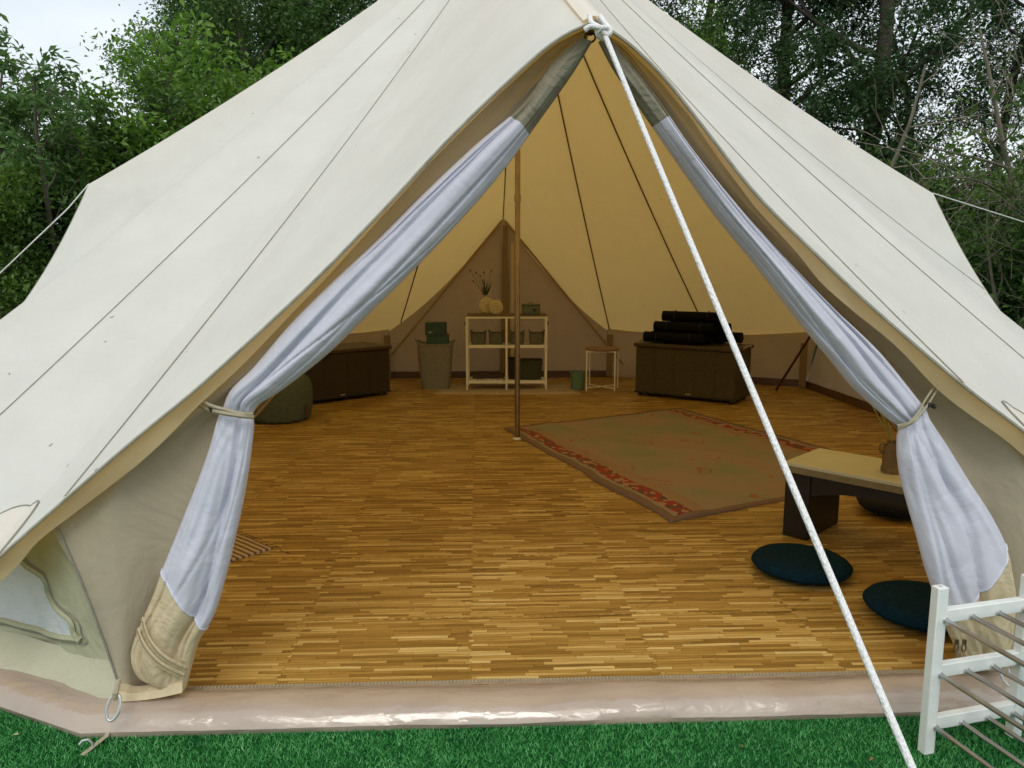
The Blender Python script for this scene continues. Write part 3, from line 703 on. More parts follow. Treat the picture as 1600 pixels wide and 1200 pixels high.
mm.build('tent_peg', M_zinc); tag(bpy.data.objects['tent_peg'], 'hooked metal tent peg pushed into the turf below the left corner ring', 'tent peg')

# front apex hardware: ridge sleeve, rope loop, knot, hooks
mm = MB(); rows = []
for k in range(16):
    t_ = .80 + .2 * k / 15
    c_ = roof_pt(0, t_); rows.append([c_ + Vector((-.030, 0, -.004)), c_ + Vector((-.014, -.007, .004)), c_ + Vector((0, -.009, .006)), c_ + Vector((.014, -.007, .004)), c_ + Vector((.030, 0, -.004))])
mm.grid(rows); mm.build('ridge_sleeve', M_roof, roof)
mm = MB(); hk = V(922, 58, VF - .03)
mm.tube([hk + Vector((.014 * math.cos(a_) * 1.0, 0, .013 * math.sin(a_))) for a_ in np.linspace(0, 2 * math.pi, 16, endpoint=False)], .003, 6, closed=True)
mm.lathe([(.004, 0), (.012, .004), (.012, .014), (.004, .018)], c=hk + Vector((0, 0, .004)), n=12); mm.build('apex_hook', M_black, tent)
KN = Mt @ V(944, 52, VF - .20); PEGF = Vector((.80, .68, 0.0))
far = PY(1430, 1200, 1.095)
dirr = (far - KN); PEGF = KN + dirr * (KN.z - .03) / (-dirr.z)
def wparent(o, par=tent): o.parent = par; o.matrix_parent_inverse = Mi if par == tent else Matrix.Identity(4); return o
mm = MB(); k_ = 60; pts = []
for i in range(k_ + 1):
    s = i / k_; p = KN.lerp(PEGF, s); p.z -= .012 * 4 * s * (1 - s); pts.append(p)
mm.tube(pts, .0064, 10); gr_ = wparent(mm.build('guy_rope', M_rope)); tag(gr_, 'thick white braided guy rope running forward from the front door tip')
tipw = Mt @ V(932, 30, VF - .13)
mm = MB()
mm.tube(catmull([tipw + Vector((-.016, .01, .012)), tipw + Vector((-.014, -.015, -.012)), KN + Vector((-.010, .0, .012)), KN + Vector((.006, -.008, -.006)), KN + Vector((.014, 0, .006)), tipw + Vector((.018, -.01, -.01)), tipw + Vector((.010, .01, .010))], 30), .0065, 9)
mm.tube(catmull([KN + Vector((.016, .004, .0)), KN + Vector((.0, -.012, .010)), KN + Vector((-.016, -.002, .0)), KN + Vector((-.002, .008, -.010)), KN + Vector((.016, .004, .0))], 20), .0065, 9)
mm.tube(catmull([KN + Vector((.012, -.006, .006)), KN + Vector((-.012, -.010, .010)), KN + Vector((-.035, -.006, .013)), KN + Vector((-.048, -.004, .006))], 16), .0068, 9)
wparent(mm.build('rope_knot', M_rope))
mm = MB(); mm.tube([PEGF + Vector((0, 0, -.05)), PEGF + Vector((0.01, -.02, .05)), PEGF + Vector((.01, -.05, .055)), PEGF + Vector((.01, -.055, .04))], .004, 8)
tag(mm.build('tent_peg', M_zinc), 'metal tent peg holding the front guy rope, nearest the camera', 'tent peg')
# side guys
ALw, ARw = Mt @ AL, Mt @ AR
pl = Vector((-5.0, 5.35, .02))
a0 = PY(106, 326, ALw.y - .05)
mm = MB(); mm.tube([ALw, a0, a0.lerp(pl, .5) + Vector((0, 0, -.02)), pl], .0045, 8); o = wparent(mm.build('guy_rope', M_rope)); tag(o, 'thin side guy rope on the left of the tent')
mm = MB(); mm.tube([pl + Vector((0, 0, -.1)), pl + Vector((0, 0, .08)), pl + Vector((-.03, 0, .085))], .004, 8); tag(mm.build('tent_peg', M_zinc), 'metal tent peg in the ground left of the tent', 'tent peg')
TREE_R = PY(1765, 392, 7.3)
mm = MB(); mm.tube([ARw, ARw.lerp(TREE_R, .5) + Vector((0, 0, -.02)), TREE_R], .0048, 8); o = wparent(mm.build('guy_rope', M_rope)); tag(o, 'thin side guy rope on the right, stretched to a tree')

# ------------------------------------------------------------ floor of jigsaw foam tiles
POLYF = offset_poly(POLY, -.03)
m = MB(); m.add([Vector((p.x, p.y, .008)) for p in POLYF], [tuple(range(len(POLY)))])
floor = m.build('floor', simple('floor_underlay', (.05, .04, .03), .9), None, smooth=False); floor.matrix_world = Mt; tag(floor, kind='structure')
TP = .60
def teeth(s):                                   # trapezoid jigsaw edge
    n = 14; x = (s * n) % 1.0; a_ = .0055
    return a_ if .08 < x < .42 else (-a_ if .58 < x < .92 else (a_ * (1 - (x - .42) / .08) if .42 <= x <= .58 else (a_ * (x / .08 if x <= .08 else -(1 - x) / .08))))
def edge_pts():
    n = 14; ss = []
    for k in range(n):
        for x in (.08, .42, .58, .92): ss.append((k + x) / n)
    return [0] + ss
def tile_outline():
    g_ = .0006; ss = edge_pts(); o = []
    for s in ss: o.append((s * TP, (0 if s == 0 else teeth(s)) + g_))
    for s in ss: o.append((TP + (0 if s == 0 else teeth(s)) - g_, s * TP))
    for s in ss: o.append((TP - s * TP, TP + (0 if s == 0 else teeth(1 - s)) - g_))
    for s in ss: o.append((0 + (0 if s == 0 else teeth(1 - s)) + g_, TP - s * TP))
    return o
to = tile_outline()
def tile_bm():
    bm = bmesh.new(); vt = [bm.verts.new((x - TP / 2, y - TP / 2, .020)) for x, y in to]; vb = [bm.verts.new((x - TP / 2, y - TP / 2, .0085)) for x, y in to]
    bm.faces.new(vt)
    for i in range(len(to)): j = (i + 1) % len(to); bm.faces.new((vb[i], vb[j], vt[j], vt[i]))
    return bm
bm = tile_bm(); tm = bpy.data.meshes.new('floor_tile'); bm.to_mesh(tm); bm.free(); tm.materials.append(M_parq)
o1 = Mi @ F(735, 1000); o2 = Mi @ F(830, 868); U0, V0 = o1.x, o2.y
for i in range(-8, 8):
    for j in range(-8, 12):
        cx, cy = U0 + (i + .5) * TP, V0 + (j + .5) * TP
        def inside(x, y, mg=0):
            for k in range(len(POLY)):
                a_, b_ = POLYF[k], POLYF[(k + 1) % len(POLY)]; d_ = (b_ - a_).normalized()
                if (x - a_.x) * d_.y - (y - a_.y) * d_.x > -mg: return False
            return True
        cs = [inside(cx + sx * .31, cy + sy * .31) for sx in (-1, 1) for sy in (-1, 1)]
        if all(cs):
            o = link('floor_tile', tm, floor)
        else:
            bm = tile_bm(); ok = True
            for k in range(len(POLY)):
                a_, b_ = POLYF[k], POLYF[(k + 1) % len(POLY)]; d_ = (b_ - a_).normalized()
                geom = bm.verts[:] + bm.edges[:] + bm.faces[:]
                if not geom: ok = False; break
                bmesh.ops.bisect_plane(bm, geom=geom, plane_co=(a_.x - cx, a_.y - cy, 0), plane_no=(d_.y, -d_.x, 0), clear_outer=True)
            if not ok or len(bm.faces) < 3: bm.free(); continue
            me = bpy.data.meshes.new('floor_tile'); bm.to_mesh(me); bm.free(); me.materials.append(M_parq); o = link('floor_tile', me, floor)
        o.location = (cx, cy, .0006 * nz(cx * 3, cy * 3))
FZ = .021
#==FURNITURE==
def local_box_frame(p0, p1):
    """ground frame with +x from p0 to p1"""
    d = (p1 - p0); return math.atan2(d.y, d.x), Vector((d.x, d.y, 0)).length
def rounded_box(mb, c, d, r=.02, **k): mb.box(c, d, **k)

# ---- rug with a red patterned border
def mat_rug():
    m, t, o = mat('woven_rug'); b = N(t, 'ShaderNodeBsdfPrincipled', Roughness=.95); b.inputs['Specular IOR Level'].default_value = .1
    tc = t.nodes.new('ShaderNodeTexCoord'); X = tc.outputs['UV']; sx = t.nodes.new('ShaderNodeSeparateXYZ'); lk(t, X, sx.inputs[0])
    def M(op, a, b_=None, c=None):
        n = N(t, 'ShaderNodeMath', operation=op)
        for k, q in enumerate((a, b_, c)):
            if q is None: continue
            if isinstance(q, (int, float)): n.inputs[k].default_value = q
            else: lk(t, q, n.inputs[k])
        return n.outputs[0]
    u, v = sx.outputs[0], sx.outputs[1]        # metres; u across (1.8), v along (2.4)
    n1 = N(t, 'ShaderNodeTexNoise', Scale=2.6, Detail=4.0); lk(t, X, n1.inputs['Vector'])
    field = ramp(t, [(.38, (.36, .26, .21)), (.5, (.33, .27, .20)), (.62, (.27, .27, .19))]); lk(t, n1.outputs['Fac'], field.inputs[0])
    # paisley-like scrolls: distorted rings around scattered points
    vo = N(t, 'ShaderNodeTexVoronoi', Scale=3.1, Randomness=.8); nn_ = N(t, 'ShaderNodeTexNoise', Scale=7.0, Detail=1.0); lk(t, X, nn_.inputs['Vector'])
    sc = N(t, 'ShaderNodeVectorMath', operation='SCALE'); sc.inputs['Scale'].default_value = .22; lk(t, nn_.outputs['Color'], sc.inputs[0])
    ad = N(t, 'ShaderNodeVectorMath', operation='ADD'); lk(t, X, ad.inputs[0]); lk(t, sc.outputs[0], ad.inputs[1]); lk(t, ad.outputs[0], vo.inputs['Vector'])
    dd = vo.outputs['Distance']
    ringm = M('MULTIPLY', M('LESS_THAN', M('PINGPONG', dd, .10), .034), M('LESS_THAN', dd, .36))
    nb = N(t, 'ShaderNodeTexNoise', Scale=5.0); lk(t, X, nb.inputs['Vector'])
    ringm = M('MULTIPLY', ringm, M('GREATER_THAN', nb.outputs['Fac'], .50))
    mx1 = N(t, 'ShaderNodeMixRGB'); lk(t, M('MULTIPLY', ringm, .75), mx1.inputs['Fac']); lk(t, field.outputs[0], mx1.inputs['Color1']); mx1.inputs['Color2'].default_value = (.38, .12, .05, 1)
    # borders along both long edges
    eu = M('MINIMUM', u, M('SUBTRACT', 1.8, u))
    vb = N(t, 'ShaderNodeTexVoronoi', Scale=1.0, feature='F1', distance='MANHATTAN', Randomness=.9); mp = t.nodes.new('ShaderNodeMapping'); mp.inputs['Scale'].default_value = (34, 26, 1)
    lk(t, X, mp.inputs[0]); lk(t, mp.outputs[0], vb.inputs['Vector']); ss = t.nodes.new('ShaderNodeSeparateColor'); lk(t, vb.outputs['Color'], ss.inputs[0])
    br = ramp(t, [(0, (.33, .07, .05)), (.42, (.22, .04, .035)), (.44, (.42, .26, .18)), (.70, (.36, .17, .10)), (.72, (.14, .09, .07)), (1, (.38, .10, .07))]); br.color_ramp.interpolation = 'CONSTANT'; lk(t, ss.outputs[0], br.inputs[0])
    mb_ = M('MULTIPLY', M('GREATER_THAN', eu, .075), M('LESS_THAN', eu, .165))
    mx2 = N(t, 'ShaderNodeMixRGB'); lk(t, mb_, mx2.inputs['Fac']); lk(t, mx1.outputs[0], mx2.inputs['Color1']); lk(t, br.outputs[0], mx2.inputs['Color2'])
    mc = M('MULTIPLY', M('GREATER_THAN', eu, .165), M('LESS_THAN', eu, .25))
    mx3 = N(t, 'ShaderNodeMixRGB'); lk(t, M('MULTIPLY', mc, .7), mx3.inputs['Fac']); lk(t, mx2.outputs[0], mx3.inputs['Color1']); mx3.inputs['Color2'].default_value = (.34, .22, .14, 1)
    me_ = M('LESS_THAN', M('MINIMUM', eu, M('MINIMUM', v, M('SUBTRACT', 2.4, v))), .05)
    mx4 = N(t, 'ShaderNodeMixRGB'); lk(t, me_, mx4.inputs['Fac']); lk(t, mx3.outputs[0], mx4.inputs['Color1']); mx4.inputs['Color2'].default_value = (.22, .15, .12, 1)
    # weave
    wv = N(t, 'ShaderNodeTexNoise', Scale=260.0, Detail=2.0); lk(t, X, wv.inputs['Vector']); wr = ramp(t, [(.3, (.72,) * 3), (.7, (1.2,) * 3)]); lk(t, wv.outputs['Fac'], wr.inputs[0])
    mx5 = N(t, 'ShaderNodeMixRGB', blend_type='MULTIPLY', Fac=1.0); lk(t, mx4.outputs[0], mx5.inputs['Color1']); lk(t, wr.outputs[0], mx5.inputs['Color2'])
    lk(t, mx5.outputs[0], b.inputs['Base Color']); bp = N(t, 'ShaderNodeBump', Strength=.6, Distance=.002); lk(t, wv.outputs['Fac'], bp.inputs['Height']); lk(t, bp.outputs[0], b.inputs['Normal'])
    lk(t, b.outputs[0], o.inputs[0]); return m
def cloth_slab(name, c00, c10, c11, c01, W, H, nx, ny, mtl, wav, th, z0, edge=None, seed=0):
    """four floor corners -> thick wavy cloth with uv in metres"""
    top = []
    for j in range(ny + 1):
        for i in range(nx + 1):
            u, v = i / nx, j / ny
            if edge:
                du, dv = edge(u, v); 
            else: du = dv = 0
            p = c00.lerp(c10, u + du).lerp(c01.lerp(c11, u + du), v + dv)
            z = z0 + th + wav(u, v)
            top.append((p.x, p.y, z, u * W, v * H))
    n = len(top); vs = [(a[0], a[1], a[2]) for a in top] + [(a[0], a[1], z0) for a in top]
    fs = []
    for j in range(ny):
        for i in range(nx):
            q = j * (nx + 1) + i; fs.append((q, q + 1, q + nx + 2, q + nx + 1))
    bd = [i for i in range(nx + 1)] + [j * (nx + 1) + nx for j in range(1, ny + 1)] + [ny * (nx + 1) + i for i in range(nx - 1, -1, -1)] + [j * (nx + 1) for j in range(ny - 1, 0, -1)]
    for k in range(len(bd)): a_, b_ = bd[k], bd[(k + 1) % len(bd)]; fs.append((a_ + n, b_ + n, b_, a_))
    me = bpy.data.meshes.new(name); me.from_pydata(vs, [], fs); uv = me.uv_layers.new(name='UVMap')
    for l in me.loops:
        a_ = top[l.vertex_index % n]; uv.data[l.index].uv = (a_[3], a_[4])
    for p in me.polygons: p.use_smooth = True
    me.materials.append(mtl); return link(name, me)
A_, B_, Cc = F(1048, 817), F(788, 671), F(1062, 639)
D_ = A_ + (Cc - B_) + Vector((.12, 0, 0))
def rugw(u, v):
    r_ = .022 * max(0, nz(u * 3.2 + 1, v * 2.2, 2)) + .012 * max(0, nz(u * 8, v * 7, 5))
    r_ += .035 * math.exp(-((u - .10 - .12 * v) / .05) ** 2) * (.3 + .7 * max(0, nz(v * 3, 8))) + .02 * math.exp(-((u + v * 1.1 - 1.0) / .07) ** 2) * .6
    return r_
rug = cloth_slab('rug', A_, D_, Cc, B_, 1.8, 2.4, 90, 110, mat_rug(), rugw, .006, FZ, lambda u, v: (.018 * nz(v * 5, 1) * (1 - u) + .008 * nz(v * 13, 4), .012 * nz(u * 5, 7)))
tag(rug, 'large worn olive and brown rug with red patterned border on the floor', 'rug')
# ---- small striped mat at the left jamb
m_, t_, o_ = mat('striped_mat'); b_ = N(t_, 'ShaderNodeBsdfPrincipled', Roughness=.95)
tc = t_.nodes.new('ShaderNodeTexCoord'); wv = N(t_, 'ShaderNodeTexWave', Scale=11.0, Distortion=.6); wv.bands_direction = 'X'; lk(t_, tc.outputs['UV'], wv.inputs[0])
rr = ramp(t_, [(.25, (.15, .085, .04)), (.5, (.40, .28, .16)), (.8, (.50, .38, .24))]); lk(t_, wv.outputs[0], rr.inputs[0]); lk(t_, rr.outputs[0], b_.inputs[0]); lk(t_, b_.outputs[0], o_.inputs[0])
tip = F(426, 859); e1 = (F(366, 834) - tip).normalized(); e2 = (F(352, 881) - tip).normalized()
sm = cloth_slab('striped_mat', tip, tip + e2 * .50, tip + e2 * .50 + e1 * .60, tip + e1 * .60, .5, .6, 12, 14, m_, lambda u, v: .004 * nz(u * 5, v * 5) + .004, .006, FZ)
tag(sm, 'small striped woven mat whose corner shows past the left curtain', 'mat')
mm = MB()
for k in range(14):
    p = tip + e1 * (.02 + .6 * k / 14); q = -e2
    mm.tube([p + Vector((0, 0, .006)), p + q * .02 + Vector((0, 0, .008)), p + q * .04 + e1 * .01 * nz(k * 1.3)], .0018, 5)
mm.tube(catmull([tip + Vector((0, 0, .01)), tip + Vector((.03, .0, .012)), tip + Vector((.05, -.03, .006)), tip + Vector((.09, -.05, .004))], 10), .0018, 5)
o = mm.build('fringe', simple('fringe', (.16, .09, .05), .9)); o.parent = sm

# ---- low bench table
def top_at(px, py, z): return F(px, py, z)
TH = .385
q0, q1 = top_at(1227, 721, TH), top_at(1409, 755, TH); q3 = top_at(1265, 698, TH)
rz, _ = local_box_frame(q0, q1)
tb = thing('low_table', 'low dark table with a pale top standing behind the right curtain', 'table', (q0.x, q0.y, FZ), rz)
W_, D0 = 1.05, .38; HT = TH - FZ
M_dark = simple('black_brown_wood', (.010, .006, .004), .5, stretch=(1, 14, 14), nscale=6, nvar=.4)
M_top = simple('pale_laminate', (.58, .58, .45), .45, nscale=5, nvar=.06, bump=.02)
M_top2 = simple('pale_fabric_runner', (.23, .19, .11), .9, nscale=30)
mm = MB(); mm.box((W_ / 2, D0 / 2, HT - .009), (W_ + .01, D0 + .01, .018)); mm.build('tabletop', M_top, tb, bevel=.003)
mm = MB(); mm.box((W_ / 2, -.004, HT - .032), (W_, .012, .028)); mm.build('edge_strip', M_top2, tb, bevel=.002)
# end slab legs and arched apron
mm = MB(); mm.box((.06, D0 / 2 + .0, (HT - .019) / 2), (.12, D0 - .02, HT - .019)); mm.build('leg', M_dark, tb, bevel=.004)
mm = MB(); mm.box((W_ - .06, D0 / 2, (HT - .019) / 2), (.12, D0 - .02, HT - .019)); mm.build('leg', M_dark, tb, bevel=.004)
mm = MB()
for yy in (.02, D0 - .045):
    n = 24; pr = []
    for k in range(n + 1):
        x = .12 + (W_ - .24) * k / n; s = k / n; zb = HT - .10 - .05 * (abs(2 * s - 1) ** 3); pr.append((x, zb))
    vs = []
    for x, zb in pr: vs += [(x, yy, zb), (x, yy + .025, zb), (x, yy + .025, HT - .019), (x, yy, HT - .019)]
    fs = []
    for k in range(n):
        for q in range(4): fs.append((k * 4 + q, k * 4 + (q + 1) % 4, k * 4 + 4 + (q + 1) % 4, k * 4 + 4 + q))
    mm.add(vs, fs)
mm.build('apron', M_dark, tb)
# vase with reeds on the table
vp = top_at(1392, 738, TH)
vs_t = thing('clay_vase', 'brown clay vase with pale reeds standing on the low table', 'vase', (vp.x, vp.y, TH + .001))
mm = MB(); mm.lathe([(.032, 0), (.043, .002), (.044, .020), (.043, .026), (.040, .028), (.041, .10), (.038, .115), (.026, .128), (.025, .138), (.029, .142), (.024, .14), (.020, .12)], n=36)
M_clay = simple('brown_clay', (.17, .11, .055), .6, nscale=12, nvar=.25, bump=.2, bscale=50)
mm.build('vessel', M_clay, vs_t)
mm = MB(); mm.tube(catmull([(-.024, 0, .125), (-.05, 0, .130), (-.058, 0, .105), (-.041, 0, .085)], 12), .0055, 8); mm.build('handle', M_clay, vs_t)
mm = MB()
for k in range(7):
    a_ = k * 2.1; q = Vector((-.05 - .012 * k, .02 * math.sin(a_), .33 + .03 * math.sin(a_ * 2)))
    mm.tube(catmull([(0, 0, .05), (-.006, .004 * math.sin(a_), .14), q * .6 + Vector((0, 0, .05)), q], 10), [.003] * 10, 5)
mm.build('reed', simple('reed_green', (.30, .27, .09), .7), vs_t)

# ---- round floor cushions
M_navy = simple('navy_knit', (.004, .022, .038), .95, nscale=60, nvar=.3, bump=.5, bscale=420, spec=.1)
def cushion(px, py, r, h, label, M=M_navy, name='floor_cushion', grp='round floor cushions', rz=0, tilt=0):
    c_ = F(px, py); t = thing(name, label, 'cushion', (c_.x, c_.y, FZ), rz, grp)
    pr = []; n = 16
    for k in range(n + 1):
        a_ = -math.pi / 2 + math.pi * k / n
        rr_ = (math.cos(a_) ** .55 if math.cos(a_) > 0 else 0); pr.append((max(.002, r * rr_), h / 2 + h / 2 * math.copysign(abs(math.sin(a_)) ** .9, math.sin(a_))))
    def fn(q):
        a_ = math.atan2(q.y, q.x); l = math.hypot(q.x, q.y) / r
        w_ = .012 * nz(math.cos(a_) * 2 + px, math.sin(a_) * 2, 1)
        return Vector((q.x * (1 + w_), q.y * (1 + w_ * 1.3), q.z + (.010 * nz(q.x * 6 + px, q.y * 6, 2) * l - .006 * (1 - l)) * (q.z / h)))
    mm = MB(); mm.lathe(pr, n=56, fn=fn); mm.build('cover', M, t)
    mm = MB(); mm.tube([fn(Vector((r * math.cos(a_) * 1.002, r * math.sin(a_) * 1.002, h * .5))) for a_ in np.linspace(0, 2 * math.pi, 72, endpoint=False)], .004, 6, closed=True); mm.build('piping', M, t)
    return t
cushion(1251, 893, .198, .075, 'round navy floor cushion lying in front of the low table')
cushion(1440, 962, .198, .08, 'round navy floor cushion half hidden behind the white shoe rack', rz=1)
M_blk = simple('black_knit', (.007, .008, .010), .9, nscale=60, bump=.4, bscale=300)
cushion(1400, 800, .19, .10, 'round black floor cushion pushed under the low table', M=M_blk)

# ---- green pouf
pc = F(443, 655)
pf = thing('pouf', 'round dark green knitted pouf beside the left storage box', 'pouf', (pc.x - .02, pc.y, FZ))
M_green = simple('green_knit', (.10, .125, .095), .95, nscale=80, nvar=.3, bump=.6, bscale=260, spec=.1)
pr = [(.004, 0), (.20, .003), (.245, .03), (.262, .10), (.268, .19), (.262, .28), (.235, .345), (.18, .378), (.09, .388), (.004, .384)]
pr2 = catmull([(a, b, 0) for a, b in pr], 34)
def pfn(q):
    a_ = math.atan2(q.y, q.x); k = 1 + .022 * nz(math.cos(a_) * 1.5, math.sin(a_) * 1.5, q.z * 5) + .006 * math.cos(a_ * 14)
    return Vector((q.x * k, q.y * k, q.z))
mm = MB(); mm.lathe([(p.x, p.y) for p in pr2], n=72, fn=pfn); mm.build('cover', M_green, pf)
mm = MB()
for k in range(9): 
    mm.box((.248 + .004 * math.sin(k), -.11 + .0 * k, .045 + .012 * k), (.01, .022, .008))
mm.build('side_tag', simple('red_tag', (.16, .03, .01), .8), pf)

# ---- rattan storage boxes
def mat_rattan(name, c):
    m, t, o = mat(name); b = N(t, 'ShaderNodeBsdfPrincipled', Roughness=.6); tc = t.nodes.new('ShaderNodeTexCoord')
    br = N(t, 'ShaderNodeTexBrick', Scale=1.0); br.inputs['Brick Width'].default_value = .022; br.inputs['Row Height'].default_value = .007; br.inputs['Mortar Size'].default_value = .0012
    mp = t.nodes.new('ShaderNodeMapping'); mp.vector_type = 'POINT'; mp.inputs['Rotation'].default_value = (math.pi / 2, 0, 0); lk(t, tc.outputs['Object'], mp.inputs[0]); lk(t, mp.outputs[0], br.inputs['Vector'])
    br.inputs['Color1'].default_value = (*(Vector(c) * 1.2), 1); br.inputs['Color2'].default_value = (*(Vector(c) * .8), 1); br.inputs['Mortar'].default_value = (*(Vector(c) * .3), 1)
    lk(t, br.outputs['Color'], b.inputs['Base Color']); bp = N(t, 'ShaderNodeBump', Strength=.6, Distance=.002); bp.invert = True; lk(t, br.outputs['Fac'], bp.inputs['Height']); lk(t, bp.outputs[0], b.inputs['Normal'])
    lk(t, b.outputs[0], o.inputs[0]); return m
M_rat = mat_rattan('brown_rattan', (.05, .034, .019)); M_rat2 = mat_rattan('olive_rattan', (.085, .068, .028))
M_lid = simple('box_lid_plastic', (.055, .036, .02), .5)
M_wick = M_rat
def storage(p0, p1, L_, D, H_, mt, label, anchor_right):
    rz, l = local_box_frame(p0, p1); org = p1 if anchor_right else p0
    t = thing('storage_box', label, 'storage box', (org.x, org.y, FZ), rz, 'woven storage boxes along the tent wall')
    x0 = -L_ if anchor_right else 0
    mm = MB(); mm.box((x0 + L_ / 2, D / 2, .04 + (H_ - .08) / 2), (L_ - .02, D - .02, H_ - .08)); mm.build('body', mt, t, bevel=.006)
    for k in range(1, 5):
        mm = MB(); mm.box((x0 + L_ * k / 5, .0095, .04 + (H_ - .08) / 2), (.005, .006, H_ - .085)); mm.build('panel_joint', mt, t, bevel=.001)
    mm = MB(); mm.box((x0 + L_ / 2, D / 2, H_ - .02), (L_ + .02, D + .02, .036)); mm.build('lid', M_lid, t, bevel=.008)
    mm = MB(); mm.box((x0 + L_ / 2, D / 2, .042), (L_ - .005, D - .005, .018)); mm.build('base_rail', M_black, t, bevel=.003)
    for xx in (x0 + .05, x0 + L_ - .05):
        for yy in (.05, D - .05):
            mm = MB(); mm.tube([(xx, yy - .012, .02), (xx, yy + .012, .02)], .02, 12); mm.build('castor', M_black, t)
    mm = MB(); mm.box((x0 + L_ * .55, .0035, .062), (.05, .006, .014)); mm.build('name_plate', simple('silver_plate', (.35, .34, .30), .4, metal=.5), t)
    for yy, zz in ((D / 2, H_ - .10),):
        for xx, s in ((x0, -1), (x0 + L_, 1)):
            mm = MB(); mm.tube(catmull([(xx, yy - .10, zz + .07), (xx + s * .03, yy - .07, zz + .10), (xx + s * .035, yy + .07, zz + .10), (xx, yy + .10, zz + .07)], 14), .006, 7); mm.build('rope_handle', M_strap, t)
    return t, rz
sbL, rzL = storage(F(500, 632), F(612, 617), 1.22, .50, .50, M_rat, 'dark brown woven storage box with a flat lid on the left, behind the green pouf', True)
sbR, rzR = storage(F(990, 618), F(1140, 633), 1.02, .48, .53, M_rat2, 'olive brown woven storage box on the right with black mats stacked on its lid', False)

# ---- rolled black mats on the right box
M_yoga = simple('black_foam_mat', (.004, .005, .007), .8, spec=.15, nscale=20, bump=.3, bscale=200)
def mat_roll(x, y, z, L_, r, a_, label):
    t = thing('rolled_mat', label, 'yoga mat', sbR.matrix_basis @ Vector((x, y, z)), rzR + a_, 'black rolled mats piled on the right storage box')
    n = 90; vs = []; 
    prf = []
    for k in range(n + 1):
        th = k / n * 2 * math.pi * 5; rr_ = .010 + (r - .010) * k / n; prf.append((rr_, th))
    for xx in (-L_ / 2, L_ / 2):
        for rr_, th in prf: vs.append((xx, rr_ * math.cos(th), rr_ * math.sin(th)))
        for rr_, th in prf: vs.append((xx, (rr_ - .0095) * math.cos(th), (rr_ - .0095) * math.sin(th)))
    m_ = n + 1; fs = []
    for k in range(n):
        fs += [(k, k + 1, 2 * m_ + k + 1, 2 * m_ + k), (m_ + k, 3 * m_ + k, 3 * m_ + k + 1, m_ + k + 1), (k, m_ + k, m_ + k + 1, k + 1), (2 * m_ + k, 2 * m_ + k + 1, 3 * m_ + k + 1, 3 * m_ + k)]
    fs.append((n, 2 * m_ + n, 3 * m_ + n, m_ + n))
    mm = MB(); mm.add(vs, fs); mm.build('roll', M_yoga, t)
    for xx in (-L_ * .28, L_ * .28):
        mm = MB(); mm.tube([(xx, (r + .001) * math.cos(q), (r + .001) * math.sin(q)) for q in np.linspace(0, 2 * math.pi, 24, endpoint=False)], .003, 6, closed=True); mm.build('elastic_band', M_black, t)
H0 = .53 + .003
mats = [(.42, .10, .056, .62, 0, 'left front'), (.45, .225, .056, .62, .04, 'left middle'), (.66, .345, .056, .62, -.03, ''), (.74, .07, .055, .55, .0, ''), (.46, .165, .158, .62, .05, ''), (.62, .29, .157, .62, -.04, ''), (.50, .225, .255, .62, .03, '')]
rolls = [(.37, .085, .057, .60, .02, 'rolled black mat, lowest and nearest at the left end of the pile'),
         (.40, .205, .057, .60, .03, 'rolled black mat in the bottom row, second from the front of the pile'),
         (.48, .325, .057, .62, -.02, 'rolled black mat in the bottom row at the back of the pile'),
         (.67, .45, .057, .50, .0, 'rolled black mat lying along the back edge of the box lid'),
         (.45, .145, .158, .60, .04, 'rolled black mat in the middle row at the front of the pile'),
         (.56, .265, .158, .60, -.04, 'rolled black mat in the middle row reaching furthest right'),
         (.50, .205, .258, .58, .05, 'rolled black mat alone on top of the pile')]
for x, y, z, l, a_, lb in rolls: mat_roll(x, y, H0 + z, l, .056, a_, lb)

# ---- shelf unit with things on it
ps0, ps1 = F(730, 609), F(853, 609)
rzs, Ws = local_box_frame(ps0, ps1)
M_cream = simple('cream_metal', (.85, .84, .78), .45, nvar=.04, bump=0)
sh = thing('shelf_unit', 'cream metal shelf unit of two bays with dark wooden shelves against the back wall', 'shelf', (ps0.x, ps0.y, FZ), rzs)
Hs, Ds = .76, .30
for x in (0, Ws * .5, Ws):
    for y in (0, Ds):
        mm = MB(); mm.box((x, y, Hs / 2), (.020, .020, Hs)); mm.build('post', M_cream, sh, bevel=.002)
M_sh = simple('shelf_board', (.16, .11, .06), .6, stretch=(1, 12, 12))
SZ = (.085, .455, Hs)
for z in SZ:
    for y in (0, Ds):
        for xa, xb in ((.01, Ws / 2 - .01), (Ws / 2 + .01, Ws - .01)):
            mm = MB(); mm.box(((xa + xb) / 2, y, z - .010), (xb - xa, .018, .018)); mm.build('rail', M_cream, sh, bevel=.002)
    mm = MB(); mm.box((Ws / 2, Ds / 2, z + (.004 if z < Hs else .012)), (Ws - .03 if z < Hs else Ws + .01, Ds - .024 if z < Hs else Ds + .02, .012)); mm.build('shelf_board', M_sh if z == Hs else M_cream, sh, bevel=.002)
for x, s in ((0, -1), (Ws, 1)):
    mm = MB(); mm.box((x + s * .016, .03, Hs - .07), (.012, .02, .04)); mm.build('clip', M_black, sh)
Msh = Matrix.Translation((ps0.x, ps0.y, FZ)) @ Matrix.Rotation(rzs, 4, 'Z')
def on(x, y, z): return Msh @ Vector((x, y, z))
M_bask = mat_rattan('grey_woven', (.19, .19, .165))
